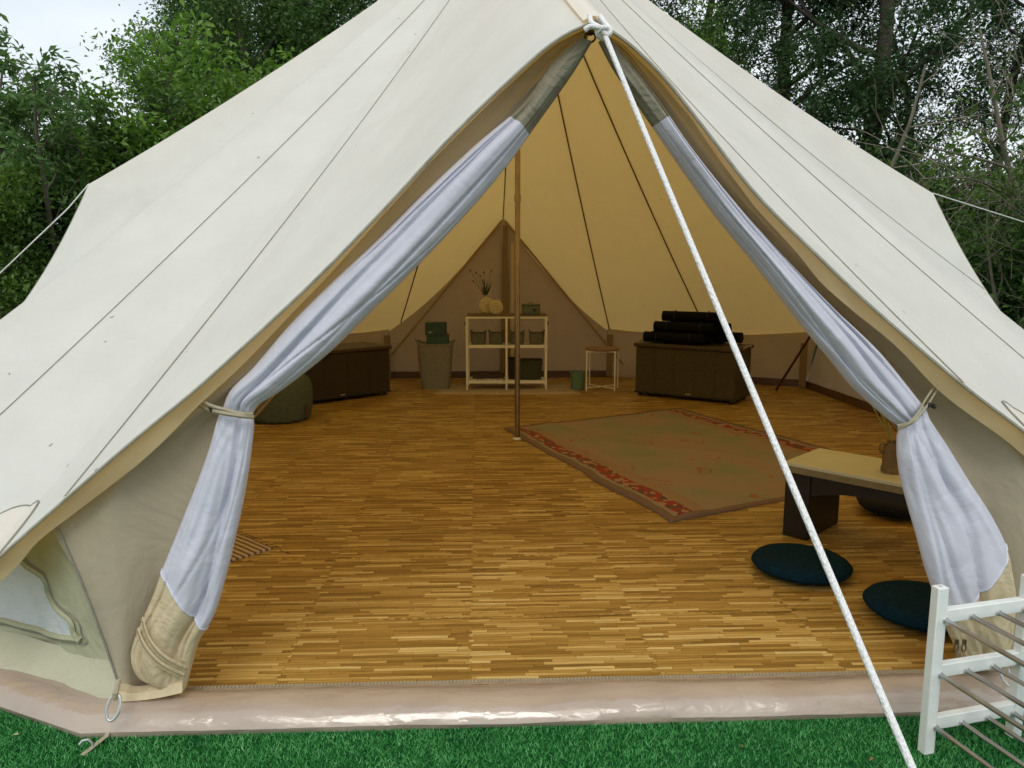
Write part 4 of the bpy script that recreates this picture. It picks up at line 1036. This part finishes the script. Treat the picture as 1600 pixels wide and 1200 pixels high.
def basket(x, y, z, w_, d, h, label, M=M_bask, handles=True, name='woven_basket', group='small grey woven baskets on the shelf'):
    t = thing(name, label, 'basket', on(x, y, z), rzs, group); n = 40
    def rr(k, s, inn_=0):
        a_ = 2 * math.pi * k / n; sc = .86 + .14 * s; e = .5
        cx = math.copysign(abs(math.cos(a_)) ** e, math.cos(a_)); cy = math.copysign(abs(math.sin(a_)) ** e, math.sin(a_))
        lip = .035 * h / .12 * (abs(math.cos(a_)) ** 3) * (s ** 3) if handles else 0
        return Vector((cx * (w_ / 2 * sc - inn_), cy * (d / 2 * sc - inn_), h * s + lip))
    mm = MB(); vs = []; S_ = [0, .15, .3, .45, .6, .75, .9, 1]
    for s in S_:
        for k in range(n): vs.append(rr(k, s) + Vector((0, 0, 0)) + .0015 * Vector((math.cos(k), math.sin(k), 0)))
    for s in S_[::-1]:
        for k in range(n): vs.append(rr(k, s, .006) + Vector((0, 0, .005 if s == 0 else 0)))
    m_ = len(S_) * 2; fs = [(i * n + k, i * n + (k + 1) % n, (i + 1) * n + (k + 1) % n, (i + 1) * n + k) for i in range(m_ - 1) for k in range(n)]
    fs += [tuple(range(n))[::-1], tuple(range((m_ - 1) * n, m_ * n))]
    mm.add(vs, fs); mm.build('body', M, t)
    mm = MB(); mm.tube([rr(k, 1) + Vector((0, 0, .002)) for k in range(n)], .0045, 6, closed=True); mm.build('rim', M, t)
    return t
zb = SZ[1] + .011
basket(.115, .11, zb, .165, .16, .115, 'grey woven basket in the left bay, beside the left post of the shelf')
basket(.300, .11, zb, .155, .16, .115, 'grey woven basket in the left bay, next to the middle post of the shelf')
basket(.520, .11, zb, .155, .16, .115, 'grey woven basket in the right bay, partly behind the tent pole')
basket(.725, .11, zb, .165, .16, .115, 'grey woven basket in the right bay, beside the right post of the shelf')
M_gfab = simple('olive_fabric', (.050, .055, .030), .95, nscale=60, bump=.5, bscale=300)
t = basket(.655, .13, SZ[0] + .011, .27, .22, .20, 'large olive fabric basket on the bottom shelf of the right bay', M=M_gfab, handles=False, name='fabric_basket', group='dark fabric baskets on the bottom shelf')
t = basket(.475, .17, SZ[0] + .011, .085, .18, .21, 'narrow dark basket between the middle post and the olive basket', M=simple('dark_fabric', (.03, .022, .013), .95), handles=False, name='fabric_basket', group='dark fabric baskets on the bottom shelf')
# folded blankets with metallic-striped edge on the bottom left
def folded(x, y, z, w_, d, layers, mt, label, a_=0):
    t = thing('folded_blanket', label, 'blanket', on(x, y, z), rzs + a_, 'folded blankets on the bottom shelf')
    for l in range(layers):
        mm = MB(); pts = []; h = .017
        for q in range(9): 
            a2 = -math.pi / 2 + math.pi * q / 8; pts.append((-d / 2 + .0 - h / 2 * math.cos(a2), h / 2 + h / 2 * math.sin(a2)))
        pts = [(d / 2, 0)] + pts + [(d / 2, h)]
        n_ = 16; vs = []
        for i in range(n_ + 1):
            for (yy, zz) in pts: vs.append(((i / n_ - .5) * w_, yy + .004 * nz(i * .3, l * 3), zz + l * h + .003 * nz(i * .4, l, yy * 9)))
        k_ = len(pts); fs = [(i * k_ + q, i * k_ + (q + 1) % k_, (i + 1) * k_ + (q + 1) % k_, (i + 1) * k_ + q) for i in range(n_) for q in range(k_)]
        fs += [tuple(range(k_))[::-1], tuple(range(n_ * k_, n_ * k_ + k_))]
        mm.add(vs, fs); mm.build('fold', mt if l != 0 else M_silv, t)
M_silv = simple('silvery_cloth', (.40, .38, .34), .35, nscale=25, nvar=.5)
folded(.175, .12, SZ[0] + .011, .25, .20, 3, simple('dark_grey_cloth', (.055, .045, .042), .9), 'folded dark grey blanket on the bottom shelf of the left bay', .05)
folded(.335, .13, SZ[0] + .011, .085, .20, 3, simple('brown_cloth', (.07, .045, .03), .9), 'narrow folded brown blanket beside the middle post of the shelf', -.06)
# round ribbed vase (two discs) with dried plants
zt = SZ[2] + .019
vz = thing('disc_vase', 'cream vase of two ribbed discs holding dark stems on top of the shelf', 'vase', on(.245, .12, zt), rzs)
M_cer = simple('cream_ceramic', (.62, .54, .36), .6, nscale=30, nvar=.08, bump=.1)
def disc(cx, cy, r, th, yaw):
    M = Matrix.Rotation(yaw, 4, 'Z') @ Matrix.Rotation(math.pi / 2, 4, 'X'); pr = []
    for side in (0, 1):
        rng = range(0, 37) if side == 0 else range(36, -1, -1)
        for k in rng:
            q = k / 36 * r; bul = th * math.sqrt(max(0, 1 - (q / r) ** 4)) + .005 * math.cos(q * 260); zz = bul if side == 0 else -bul
            pr.append((max(.0008, q), -zz if side == 0 else -zz))
    mm = MB(); mm.lathe([(a, b) for a, b in pr], c=(cx, cy, r), n=44, M=M); return mm
disc(-.04, .02, .087, .028, .25).build('disc', M_cer, vz)
disc(.055, -.035, .075, .026, .0).build('disc', M_cer, vz)
mm = MB(); mm.lathe([(.016, 0), (.014, .02), (.018, .026), (.013, .024)], c=(-.05, .02, .168), n=20); mm.build('neck', M_cer, vz)
mm = MB(); rn = random.Random(5); heads = MB()
for k in range(9):
    q = Vector((-.05 + rn.uniform(-.17, .07), .02 + rn.uniform(-.05, .05), .18 + rn.uniform(.14, .28)))
    c_ = catmull([(-.05, .02, .15), (-.05 + (q.x + .05) * .25, .02, .22), q * .75 + Vector((-.012, 0, .05)), q], 10); mm.tube(c_, .0016, 5)
    heads.lathe([(.001, -.012), (.006, -.006), (.0075, 0), (.004, .008), (.001, .010)], c=q, n=8)
mm.build('stem', simple('dark_stem', (.035, .04, .015), .8), vz); heads.build('seed_head', simple('seed_head', (.035, .018, .012), .9), vz)
mm = MB()
for k in range(16):
    a_ = rn.uniform(0, 6.28); l = rn.uniform(.10, .19); b_ = Vector((-.05, .02, .17)); dx = Vector((math.cos(a_) * .035, math.sin(a_) * .035, 0)); s_ = Vector((-math.sin(a_), math.cos(a_), 0)) * .009
    c1, c2, c3 = b_, b_ + dx + Vector((0, 0, l * .55)), b_ + dx * 1.9 + Vector((0, 0, l))
    mm.add([c1, c2 - s_, c3, c2 + s_], [(0, 1, 2), (0, 2, 3)])
mm.build('leaf', simple('dark_leaf', (.02, .055, .012), .6), vz)
# sage storage tin on the shelf
tn = thing('storage_tin', 'small sage green lidded box on top of the shelf at the right', 'box', on(.665, .13, zt), rzs)
M_sage = simple('sage_paint', (.12, .145, .10), .6)
mm = MB(); mm.box((0, 0, .045), (.19, .13, .09)); mm.build('body', M_sage, tn, bevel=.012)
mm = MB(); mm.box((0, 0, .098), (.196, .136, .014)); mm.build('lid', M_sage, tn, bevel=.005)
mm = MB(); mm.tube([(-.02, 0, .105), (-.018, 0, .118), (.018, 0, .118), (.02, 0, .105)], .004, 6); mm.build('handle', M_black, tn)
mm = MB(); mm.box((.035, -.0665, .045), (.040, .003, .032)); mm.build('label', M_black, tn)
# pale mat under the shelf
k0, k1, k2, k3 = F(676, 616), F(908, 616), F(890, 600), F(690, 600)
pm = cloth_slab('floor_mat', k0, k1, k2, k3, 1, 1, 20, 6, simple('pale_mat', (.45, .36, .27), .95, bump=.4, bscale=200), lambda u, v: .002 * nz(u * 6, v * 4), .006, FZ - .004)
tag(pm, 'pale beige mat under the shelf unit', 'mat')

# ---- laundry basket and the two boxes on it
lb = F(679, 609)
lt_ = thing('laundry_basket', 'tall grey laundry basket standing left of the shelf', 'laundry basket', (lb.x, lb.y + .14, FZ), .03)
M_lg = simple('grey_felt', (.22, .22, .20), .95, nscale=50, bump=.4, bscale=260)
n = 48; vs = []; rows = []
for s in np.linspace(0, 1, 14):
    row = []
    for k in range(n):
        a_ = 2 * math.pi * k / n; e = .55; cx = math.copysign(abs(math.cos(a_)) ** e, math.cos(a_)); cy = math.copysign(abs(math.sin(a_)) ** e, math.sin(a_))
        hh = .465 * s + (.03 * abs(math.cos(a_)) ** 4) * s ** 4
        row.append(Vector((cx * (.142 + .048 * s ** .7), cy * (.115 + .03 * s), hh)))
    rows.append(row)
for row in list(rows)[::-1][:8]: rows.append([Vector((p.x * .955, p.y * .955, p.z - .001)) for p in row])
mm = MB(); m_ = len(rows); mm.add([p for r_ in rows for p in r_], [(i * n + k, i * n + (k + 1) % n, (i + 1) * n + (k + 1) % n, (i + 1) * n + k) for i in range(m_ - 1) for k in range(n)] + [tuple(range(n))[::-1]])
mm.build('body', M_lg, lt_)
mm = MB(); mm.tube([p + Vector((0, 0, .003)) for p in rows[13]], .007, 6, closed=True); mm.build('rim', M_lg, lt_)
mm = MB(); mm.box((0, 0, .455), (.355, .27, .012)); mm.build('lid', M_lg, lt_, bevel=.004)
for s in (-1, 1):
    mm = MB(); mm.tube(catmull([(s * .182, -.05, .47), (s * .205, -.03, .505), (s * .205, .03, .505), (s * .182, .05, .47)], 12), .007, 6); mm.build('handle', M_lg, lt_)
M_teal = simple('teal_card', (.03, .07, .07), .7)
M_teal2 = simple('teal_card_light', (.04, .09, .085), .7)
bz = FZ + .462
b1 = thing('storage_carton', 'lower teal box on the laundry basket, wider and flatter', 'box', (lb.x + .03, lb.y + .13, bz), .02, 'teal boxes on the laundry basket')
mm = MB(); mm.box((0, 0, .045), (.225, .18, .09)); mm.build('body', M_teal2, b1, bevel=.008)
mm = MB(); mm.box((0, 0, .096), (.230, .185, .012)); mm.build('lid', M_teal2, b1, bevel=.004)
b2 = thing('storage_carton', 'upper teal box on the laundry basket with a small white mark on its front', 'box', (lb.x + .012, lb.y + .13, bz + .103), -.03, 'teal boxes on the laundry basket')
mm = MB(); mm.box((0, 0, .058), (.21, .17, .116)); mm.build('body', M_teal, b2, bevel=.008)
mm = MB(); mm.box((0, 0, .122), (.214, .174, .012)); mm.build('lid', M_teal, b2, bevel=.004)
mm = MB()
for pts in ([(-.070, .018), (-.066, .034), (-.058, .036), (-.052, .030), (-.052, .018)], [(-.052, .024), (-.060, .026), (-.066, .020), (-.060, .016), (-.050, .020)], [(-.046, .018), (-.046, .044)], [(-.046, .030), (-.038, .036), (-.030, .030), (-.030, .018)]):
    mm.tube([(x, -.0862, z) for x, z in pts], .0022, 6)
mm.build('printed_mark', simple('white_print', (.5, .52, .46), .7), b2)

# ---- side stool and bucket
st = F(916, 611); st2 = F(960, 612); rz, Wst = local_box_frame(st, st2)
stl = thing('side_stool', 'small cream metal stool with a round dark seat right of the shelf', 'stool', (st.x, st.y, FZ), rz)
Hst = .415; D4 = Wst * .92
for x, y in ((0, 0), (Wst, 0), (.02, D4), (Wst + .03, D4)):
    mm = MB(); mm.box((x, y, Hst / 2), (.014, .014, Hst)); mm.build('leg', M_cream, stl, bevel=.002)
for a_, b_ in (((0, 0), (Wst, 0)), ((0, D4), (Wst, D4)), ((0, 0), (0, D4)), ((Wst, 0), (Wst, D4))):
    mm = MB(); mm.tube([(a_[0], a_[1], Hst - .008), (b_[0], b_[1], Hst - .008)], .007, 6); mm.build('seat_rail', M_cream, stl)
for a_, b_ in (((0, 0), (Wst, D4)), ((Wst, 0), (0, D4))):
    mm = MB(); mm.tube([(a_[0], a_[1], .03), ((a_[0] + b_[0]) / 2, (a_[1] + b_[1]) / 2, .032 if a_[0] else .028), (b_[0], b_[1], .03)], .006, 6); mm.build('cross_brace', M_cream, stl)
mm = MB(); mm.lathe([(.01, 0), (.172, 0), (.180, .006), (.180, .016), (.172, .022), (.01, .024)], c=(Wst / 2 + .01, D4 / 2, Hst), n=48); mm.build('seat', simple('seat_rust', (.24, .15, .09), .6), stl)
bk = F(904, 611)
bkt = thing('bucket', 'small mint green bucket on the floor beside the stool', 'bucket', (bk.x - .0, bk.y + .10, FZ))
M_mint = simple('mint_plastic', (.12, .22, .15), .5, nvar=.05, bump=0)
mm = MB(); mm.lathe([(.062, 0), (.066, .002), (.083, .185), (.087, .187), (.086, .192), (.080, .190), (.064, .012), (.002, .010)], n=40); mm.build('body', M_mint, bkt)
mm = MB(); mm.tube([(.082 * math.cos(a_), .082 * math.sin(a_) * .9, .175 - .05 * math.sin(a_)) for a_ in np.linspace(0, math.pi, 16)], .0025, 6); mm.build('handle', M_zinc, bkt)

# ---- white shoe rack with steel rods
r0, r1 = F(1446, 1178, .0), F(1582, 1152, .0)
r0 = Vector((r0.x, r0.y, 0)); r1 = Vector((r1.x, r1.y, 0))
rz, Wr = local_box_frame(r0, r1)
rk = thing('shoe_rack', 'white wooden shoe rack with steel rods standing on the turf at the right', 'shoe rack', (r0.x, r0.y, .006), rz)
Hr = .470; PT = .033; LR = .72
M_wp = simple('white_lacquer', (.74, .77, .74), .35, nscale=25, nvar=.05, bump=.12, bscale=90)
tiers = (.385, .232, .082)
for yy in (0, -LR):
    for x in (0, Wr):
        mm = MB(); mm.box((x, yy, Hr / 2), (PT, PT * .8, Hr)); p_ = mm.build('post', M_wp, rk, bevel=.0025)
        mm = MB(); mm.lathe([(.001, 0), (.004, .0), (.004, .0012), (.001, .0014)], c=(x, yy, Hr + .0002), n=10); mm.build('screw_cap', M_zinc, p_)
    for z in tiers:
        mm = MB(); mm.box((Wr / 2, yy, z + .004), (Wr - PT - .001, .022, .036)); mm.build('rail', M_wp, rk, bevel=.002)
M_rod = simple('dull_steel_rod', (.42, .42, .43), .32, metal=1, nscale=9, nvar=.3, bump=0)
for z in tiers:
    for k in range(4):
        x = .012 + (Wr - .02) * k / 3.15
        mm = MB(); mm.tube([(x, -.010, z - .004), (x, -LR + .010, z - .004)], .0063, 12); rd = mm.build('rod', M_rod, rk)
        mm = MB(); mm.tube([(x, -.0125, z - .004), (x, -.0155, z - .004)], .0085, 12); mm.build('collar', M_zinc, rd)

# ---- fallen leaves and crumbs on the turf
M_dl = simple('dry_leaf', (.20, .12, .05), .8)
def dry_leaf(px, py, s, lb, c=None):
    p = F(px, py, .016); mm = MB(); rn = random.Random(px); a_ = rn.uniform(0, 6.28)
    M = Matrix.Translation(p) @ Matrix.Rotation(a_, 4, 'Z') @ Matrix.Rotation(.3, 4, 'X')
    pts = [(0, -1, 0), (.35, -.5, .12), (.42, .1, .2), (.2, .7, .1), (0, 1, 0), (-.2, .7, .12), (-.42, .1, .22), (-.35, -.5, .1), (0, 0, .02)]
    mm.add([M @ (Vector(q) * s) for q in pts], [(8, k, (k + 1) % 8) for k in range(8)])
    o = mm.build('fallen_leaf', c or M_dl); tag(o, lb, 'leaf', 'fallen leaves on the turf')
dry_leaf(24, 1148, .012, 'small pale dry leaf on the turf at the left edge', simple('pale_leaf', (.5, .42, .25), .8))
dry_leaf(1160, 1166, .012, 'small brown dry leaf on the turf below the sill')
dry_leaf(1362, 1186, .009, 'tiny brown leaf scrap on the turf near the guy rope')

# ------------------------------------------------------------ trees and bushes
def mat_leaf(name, c0, c1, c2, tr=.35):
    m, t, o = mat(name); ge = t.nodes.new('ShaderNodeNewGeometry'); oi = t.nodes.new('ShaderNodeObjectInfo'); tc = t.nodes.new('ShaderNodeTexCoord')
    n = N(t, 'ShaderNodeTexNoise', Scale=1.1, Detail=3.0); lk(t, tc.outputs['Object'], n.inputs['Vector'])
    a1 = N(t, 'ShaderNodeMath', operation='MULTIPLY_ADD'); a1.inputs[1].default_value = .45; lk(t, ge.outputs['Random Per Island'], a1.inputs[0])
    a2 = N(t, 'ShaderNodeMath', operation='MULTIPLY_ADD'); a2.inputs[1].default_value = .55; lk(t, n.outputs['Fac'], a2.inputs[0]); a2.inputs[2].default_value = 0; lk(t, a2.outputs[0], a1.inputs[2])
    r = ramp(t, [(.15, c0), (.5, c1), (.85, c2)]); lk(t, a1.outputs[0], r.inputs[0])
    hs = t.nodes.new('ShaderNodeHueSaturation'); mr = N(t, 'ShaderNodeMapRange'); mr.inputs[3].default_value = .8; mr.inputs[4].default_value = 1.2; lk(t, oi.outputs['Random'], mr.inputs[0]); lk(t, mr.outputs[0], hs.inputs['Value']); lk(t, r.outputs[0], hs.inputs['Color'])
    b = N(t, 'ShaderNodeBsdfPrincipled', Roughness=.5); b.inputs['Specular IOR Level'].default_value = .35; lk(t, hs.outputs[0], b.inputs['Base Color'])
    ts = N(t, 'ShaderNodeBsdfTranslucent'); h2 = t.nodes.new('ShaderNodeHueSaturation'); h2.inputs['Saturation'].default_value = 1.15; h2.inputs['Value'].default_value = 1.4; lk(t, hs.outputs[0], h2.inputs['Color']); lk(t, h2.outputs[0], ts.inputs['Color'])
    mx = N(t, 'ShaderNodeMixShader', Fac=tr); lk(t, b.outputs[0], mx.inputs[1]); lk(t, ts.outputs[0], mx.inputs[2]); lk(t, mx.outputs[0], o.inputs[0]); return m
M_lfA = mat_leaf('leaf_fresh', (.06, .12, .02), (.115, .22, .04), (.20, .31, .07))
M_lfB = mat_leaf('leaf_mid', (.045, .10, .03), (.085, .165, .048), (.15, .235, .075))
M_lfC = mat_leaf('leaf_dark', (.022, .052, .020), (.038, .080, .028), (.07, .125, .04), .3)
M_bark = simple('bark_grey', (.10, .085, .065), .95, nscale=6, nvar=.4, bump=1, bscale=14, stretch=(1, 1, .25), bdist=.02)
M_barkd = simple('bark_dark', (.045, .036, .026), .95, nscale=6, nvar=.4, bump=1, bscale=14, stretch=(1, 1, .25), bdist=.02)
M_barkp = simple('bark_pale', (.20, .18, .13), .9, nscale=9, nvar=.4, bump=.5, bscale=30, stretch=(1, 1, .4), bdist=.006)
def grow(seed, h, r0, nlimb, first, spread, levels=3, droop=0.0, lean=(0, 0), stems=1, upw=.35):
    """returns tube mesh builder and twig end points"""
    rn = random.Random(seed); mb = MB(); tips = []
    def branch(p, d, l, r, lv):
        n = 6 if lv == 0 else 5; pts = [p]; q = p.copy(); dd = d.copy()
        for k in range(n):
            j = .16 if lv == 0 else .30
            dd = (dd + Vector((rn.uniform(-j, j), rn.uniform(-j, j), rn.uniform(-j, j) * .6 + (upw * .12 if lv else 0) - droop * .1 * lv))).normalized(); q = q + dd * l / n; pts.append(q.copy())
        rad = [max(.003, r * (1 - .78 * k / n)) for k in range(n + 1)]
        mb.tube(catmull(pts, n * 2 + 1), [max(.003, r * (1 - .78 * k / (2 * n))) for k in range(2 * n + 1)], 8 if lv == 0 else (5 if lv == 1 else 4), cap=False)
        if lv >= levels:
            tips.extend(pts[1:]); return
        if lv == levels - 1: tips.extend(pts[3:])
        m_ = nlimb if lv == 0 else rn.randint(4, 6)
        for k in range(m_):
            f = (first + (1 - first) * (k + rn.random()) / m_) if lv == 0 else (.25 + .75 * (k + rn.random()) / m_)
            f = min(f, .98); i = min(int(f * n), n - 1); pp = pts[i].lerp(pts[i + 1], f * n - i)
            a_ = rn.uniform(0, 6.283); base = (pts[i + 1] - pts[i]).normalized()
            side = base.cross(Vector((math.cos(a_), math.sin(a_), .3))).normalized()
            ang = rn.uniform(.7, 1.25); nd = (base * math.cos(ang) + side * math.sin(ang)).normalized()
            ll = (spread * rn.uniform(.7, 1.15) * (1 - .45 * max(0, f - first) / (1 - first + .01))) if lv == 0 else l * rn.uniform(.38, .62)
            branch(pp, nd, ll, max(.004, rad[i] * rn.uniform(.35, .55)), lv + 1)
    for s in range(stems):
        a_ = 6.283 * s / stems + rn.random(); sp = .0 if stems == 1 else .28
        branch(Vector((math.cos(a_) * .15 * (stems > 1), math.sin(a_) * .15 * (stems > 1), -.05)), Vector((lean[0] + sp * math.cos(a_), lean[1] + sp * math.sin(a_), 1)).normalized(), h, r0, 0)
    return mb, tips
def leaves(name, tips, n, size, sd, seed, mt, flat=.6, aspect=.45):
    r_ = np.random.RandomState(seed); T = np.array([tuple(t) for t in tips])
    # uneven density per clump
    wts = r_.gamma(1.3, 1, len(T)); wts /= wts.sum(); idx = r_.choice(len(T), n, p=wts)
    c = T[idx] + r_.normal(0, sd, (n, 3)) * np.array([1, 1, .75])
    c[:, 2] = np.maximum(c[:, 2], .05)
    a = r_.uniform(0, 2 * np.pi, n); el = r_.normal(-.25, .5, n)
    d = np.stack([np.cos(a) * np.cos(el), np.sin(a) * np.cos(el), np.sin(el)], 1)
    up = r_.normal(0, 1, (n, 3)) * (1 - flat) + np.array([0, 0, 1]) * flat
    s = np.cross(d, up); s /= np.linalg.norm(s, axis=1)[:, None] + 1e-9; nm = np.cross(s, d)
    L_ = (size * r_.uniform(.6, 1.25, n))[:, None]
    v0 = c; v1 = c + d * L_ * .5 + s * L_ * aspect * .5 + nm * L_ * .08; v2 = c + d * L_ - nm * L_ * .12; v3 = c + d * L_ * .5 - s * L_ * aspect * .5 + nm * L_ * .08
    v = np.stack([v0, v1, v2, v3], 1).reshape(-1, 3)
    me = bpy.data.meshes.new(name); me.vertices.add(4 * n); me.vertices.foreach_set('co', v.ravel())
    k = np.arange(n) * 4; loops = np.stack([k, k + 1, k + 2, k, k + 2, k + 3], 1).ravel()
    me.loops.add(6 * n); me.loops.foreach_set('vertex_index', loops); me.polygons.add(2 * n); me.polygons.foreach_set('loop_start', np.arange(2 * n) * 3); me.polygons.foreach_set('loop_total', np.full(2 * n, 3))
    me.materials.append(mt); me.update(); return me
def tree(name, label, cat, loc, rz, sc, proto, group=None):
    tm_, cm_ = proto; t = thing(name, label, cat, loc, rz, group); t.scale = (sc, sc, sc)
    link('trunk', tm_, t)
    if cm_: link('crown', cm_, t)
    return t
def proto(seed, h, r0, nl, first, spread, levels, nleaf, lsize, sd, mt, bark, **k):
    fl = k.pop('flat', .6); asp = k.pop('aspect', .45)
    mb, tips = grow(seed, h, r0, nl, first, spread, levels, **k)
    tm_ = mb.mesh('trunk', bark); cm_ = leaves('crown', tips, nleaf, lsize, sd, seed, mt, fl, asp) if nleaf else None
    return tm_, cm_
P_bushA = proto(11, 2.9, .05, 9, .08, 1.3, 2, 26000, .085, .13, M_lfA, M_bark, stems=5)
P_bushB = proto(12, 3.0, .06, 10, .08, 1.4, 2, 26000, .085, .13, M_lfB, M_bark, stems=5)
P_elder = proto(17, 3.6, .05, 10, .3, 1.0, 2, 9000, .11, .055, M_lfB, M_bark, stems=5, aspect=.36)
P_tallL = proto(13, 8.5, .16, 17, .18, 2.7, 3, 70000, .085, .17, M_lfB, M_bark, stems=1)
P_tallD = proto(14, 9.0, .20, 15, .2, 3.0, 3, 36000, .09, .12, M_lfC, M_barkd, stems=1)
P_tallD2 = proto(15, 8.0, .15, 12, .26, 2.6, 3, 17000, .085, .11, M_lfC, M_barkd, stems=1)
P_pale = proto(22, 8.5, .15, 15, .18, 2.4, 3, 34000, .085, .13, M_lfA, M_bark, stems=1)
P_slim = proto(21, 8.5, .11, 11, .32, 1.7, 3, 13000, .08, .13, M_lfC, M_barkd, stems=1)
P_lowD = proto(16, 2.6, .05, 10, .05, 1.4, 2, 26000, .10, .15, M_lfB, M_barkd, stems=5)
P_bare = proto(18, 3.4, .05, 8, .15, 2.3, 2, 0, .1, .1, M_lfB, M_barkp, stems=2, droop=.3)
P_bareleaf = proto(19, 2.6, .035, 10, .2, 1.7, 2, 1500, .10, .08, M_lfA, M_barkp, stems=3)
def gp(px, Y): return PY(px, 415, Y).x
gL, gR, gB = 'trees and bushes left of the tent', 'trees behind the right side of the tent', 'woodland trees beyond the tent'
tree('elder_bush', 'open elder bush with dark sprays of leaves against the sky, furthest left', 'bush', (gp(100, 9.6), 9.6, 0), 0, 1.0, P_elder, gL)
tree('elder_bush', 'tall loose elder bush with leafy twigs reaching above the tent corner', 'bush', (gp(250, 10.2), 10.2, 0), 2.2, .92, P_elder, gL)
tree('leafy_bush', 'fresh green bush rising just behind the left roof slope', 'bush', (gp(330, 10.6), 10.6, 0), .5, 1.12, P_bushA, gL)
tree('leafy_bush', 'fresh green bush at the left edge beside the side guy rope', 'bush', (gp(10, 8.8), 8.8, 0), 1.7, .78, P_bushA, gL)
tree('leafy_bush', 'mid green bush low behind the left tent corner', 'bush', (gp(130, 10.0), 10.0, 0), 3.0, .86, P_bushB, gL)
tree('leafy_bush', 'mid green bush outside the left edge of the clearing', 'bush', (gp(-200, 9.2), 9.2, 0), 4.0, .7, P_bushB, gL)
tree('leafy_bush', 'bright green bush top showing above the middle of the left roof slope', 'bush', (gp(455, 11.0), 11.0, 0), 2.6, 1.3, P_bushA, gL)
tree('broadleaf_tree', 'large dark broadleaf tree towering over the left roof slope', 'tree', (gp(430, 13.6), 13.6, 0), 0.4, .9, P_tallL, gL)
tree('broadleaf_tree', 'broadleaf tree with a visible grey trunk left of the tent top', 'tree', (gp(520, 14.6), 14.6, 0), 2.0, 1.0, P_tallL, gL)
tree('broadleaf_tree', 'broadleaf tree standing directly behind the tent top', 'tree', (gp(660, 14.8), 14.8, 0), 3.7, 1.0, P_tallD, gL)
tree('broadleaf_tree', 'dark broadleaf tree hidden mostly behind the tent roof', 'tree', (gp(800, 16.5), 16.5, 0), 5, 1.1, P_tallD, gB)
tree('broadleaf_tree', 'pale green tree immediately right of the tent top', 'tree', (gp(1100, 14.0), 14.0, 0), 5.2, 1.0, P_pale, gR)
tree('evergreen_tree', 'dark evergreen tree with a thick trunk above the right roof slope', 'tree', (gp(1345, 12.2), 12.2, 0), 1.2, .95, P_tallD, gR)
tree('evergreen_tree', 'thin dark tree with sky showing through its crown at the far right', 'tree', (gp(1540, 13.5), 13.5, 0), 2.9, 1.0, P_slim, gR)
tree('evergreen_tree', 'dark tree between the thick trunk and the pale green tree', 'tree', (gp(1220, 14.5), 14.5, 0), 4.4, .95, P_tallD, gR)
tree('evergreen_tree', 'dark tree at the right edge behind the bare branches', 'tree', (gp(1660, 12.5), 12.5, 0), .3, .9, P_slim, gR)
tree('evergreen_tree', 'slim dark tree just right of the thick trunk', 'tree', (gp(1410, 14.8), 14.8, 0), 5.9, .9, P_slim, gR)
for k, (px, Y, s, z, lb) in enumerate([(1290, 13.5, 1.05, .6, 'dense dark undergrowth at the foot of the thick trunk'), (1480, 12.6, .85, 3.3, 'dense dark undergrowth behind the right tent corner'), (1620, 11.5, .85, 4.5, 'dark leafy shrub right of the tent corner'), (1800, 10.5, 1.0, 1.2, 'dark leafy shrub beyond the right edge of the clearing'), (1550, 9.4, .56, 2.2, 'low leafy shrub touching the right tent edge'), (1680, 8.8, .68, 5.4, 'low leafy shrub beside the right guy rope')]):
    tree('dark_shrub', lb, 'bush', (gp(px, Y), Y, 0), z, s, P_lowD, 'dark undergrowth right of the tent')
tree('bare_shrub', 'tangled bare grey branches spreading behind the right tent corner', 'bush', (gp(1560, 10.2), 10.2, 0), 1.0, 1.0, P_bare, 'bare branching shrubs at the right')
tree('bare_shrub', 'arching bare pale branches near the top right', 'bush', (gp(1660, 9.6), 9.6, 0), 3.6, 1.25, P_bare, 'bare branching shrubs at the right')
tree('bare_shrub', 'fine bare twigs beside the pale green tree', 'bush', (gp(1290, 10.8), 10.8, 0), 5.1, 1.15, P_bare, 'bare branching shrubs at the right')
tree('sapling', 'sparse sapling with bright leaves on pale twigs above the right guy rope', 'bush', (gp(1560, 9.0), 9.0, 0), 0.2, .95, P_bareleaf, 'sparse saplings at the right')
tree('sapling', 'sparse sapling with bright leaves at the right edge', 'bush', (gp(1640, 8.6), 8.6, 0), 2.2, .9, P_bareleaf, 'sparse saplings at the right')
# the tree the side guy is tied to
mb, tips = grow(31, 4.5, .07, 8, .45, 1.3, 2)
t = thing('broadleaf_tree', 'young tree at the right that the side guy rope is tied to', 'tree', (TREE_R.x + .07, TREE_R.y, 0))
link('trunk', mb.mesh('trunk', M_bark), t); link('crown', leaves('crown', tips, 9000, .09, .14, 31, M_lfB), t)
# belt of trees farther round the clearing
bp = [(-9.5, 12.5), (-12.5, 8.5), (-8.8, 16.5), (-13, 13), (-5.5, 18), (0.5, 19.5), (4.5, 18.5), (8.5, 17), (11, 13), (12.5, 9), (7.0, 20), (13.5, 16)]
BELT = ['low woodland bush beyond the left edge bushes', 'low woodland bush outside the clearing on the far left', 'low woodland bush behind the elders on the left', 'low woodland bush in the far left corner of the clearing',
        'tall dark tree in the distance behind the left roof slope', 'tall tree in the distance directly behind the tent top', 'thin tall tree in the distance behind the right roof slope', 'low woodland bush under the sky gap on the right',
        'tall tree at the far right behind the dark shrubs', 'thin tall tree outside the clearing on the far right', 'low woodland bush in the distance on the right', 'tall tree in the right corner of the wood']
for k, (x, y) in enumerate(bp):
    low = x < -8 or (5 < x < 10)
    pr_ = P_bushB if low else (P_tallD, P_tallL, P_tallD2)[k % 3]; sc = 1.0
    tree('woodland_tree', BELT[k], 'tree', (x, y, 0), k * 1.7, sc, pr_, gB)
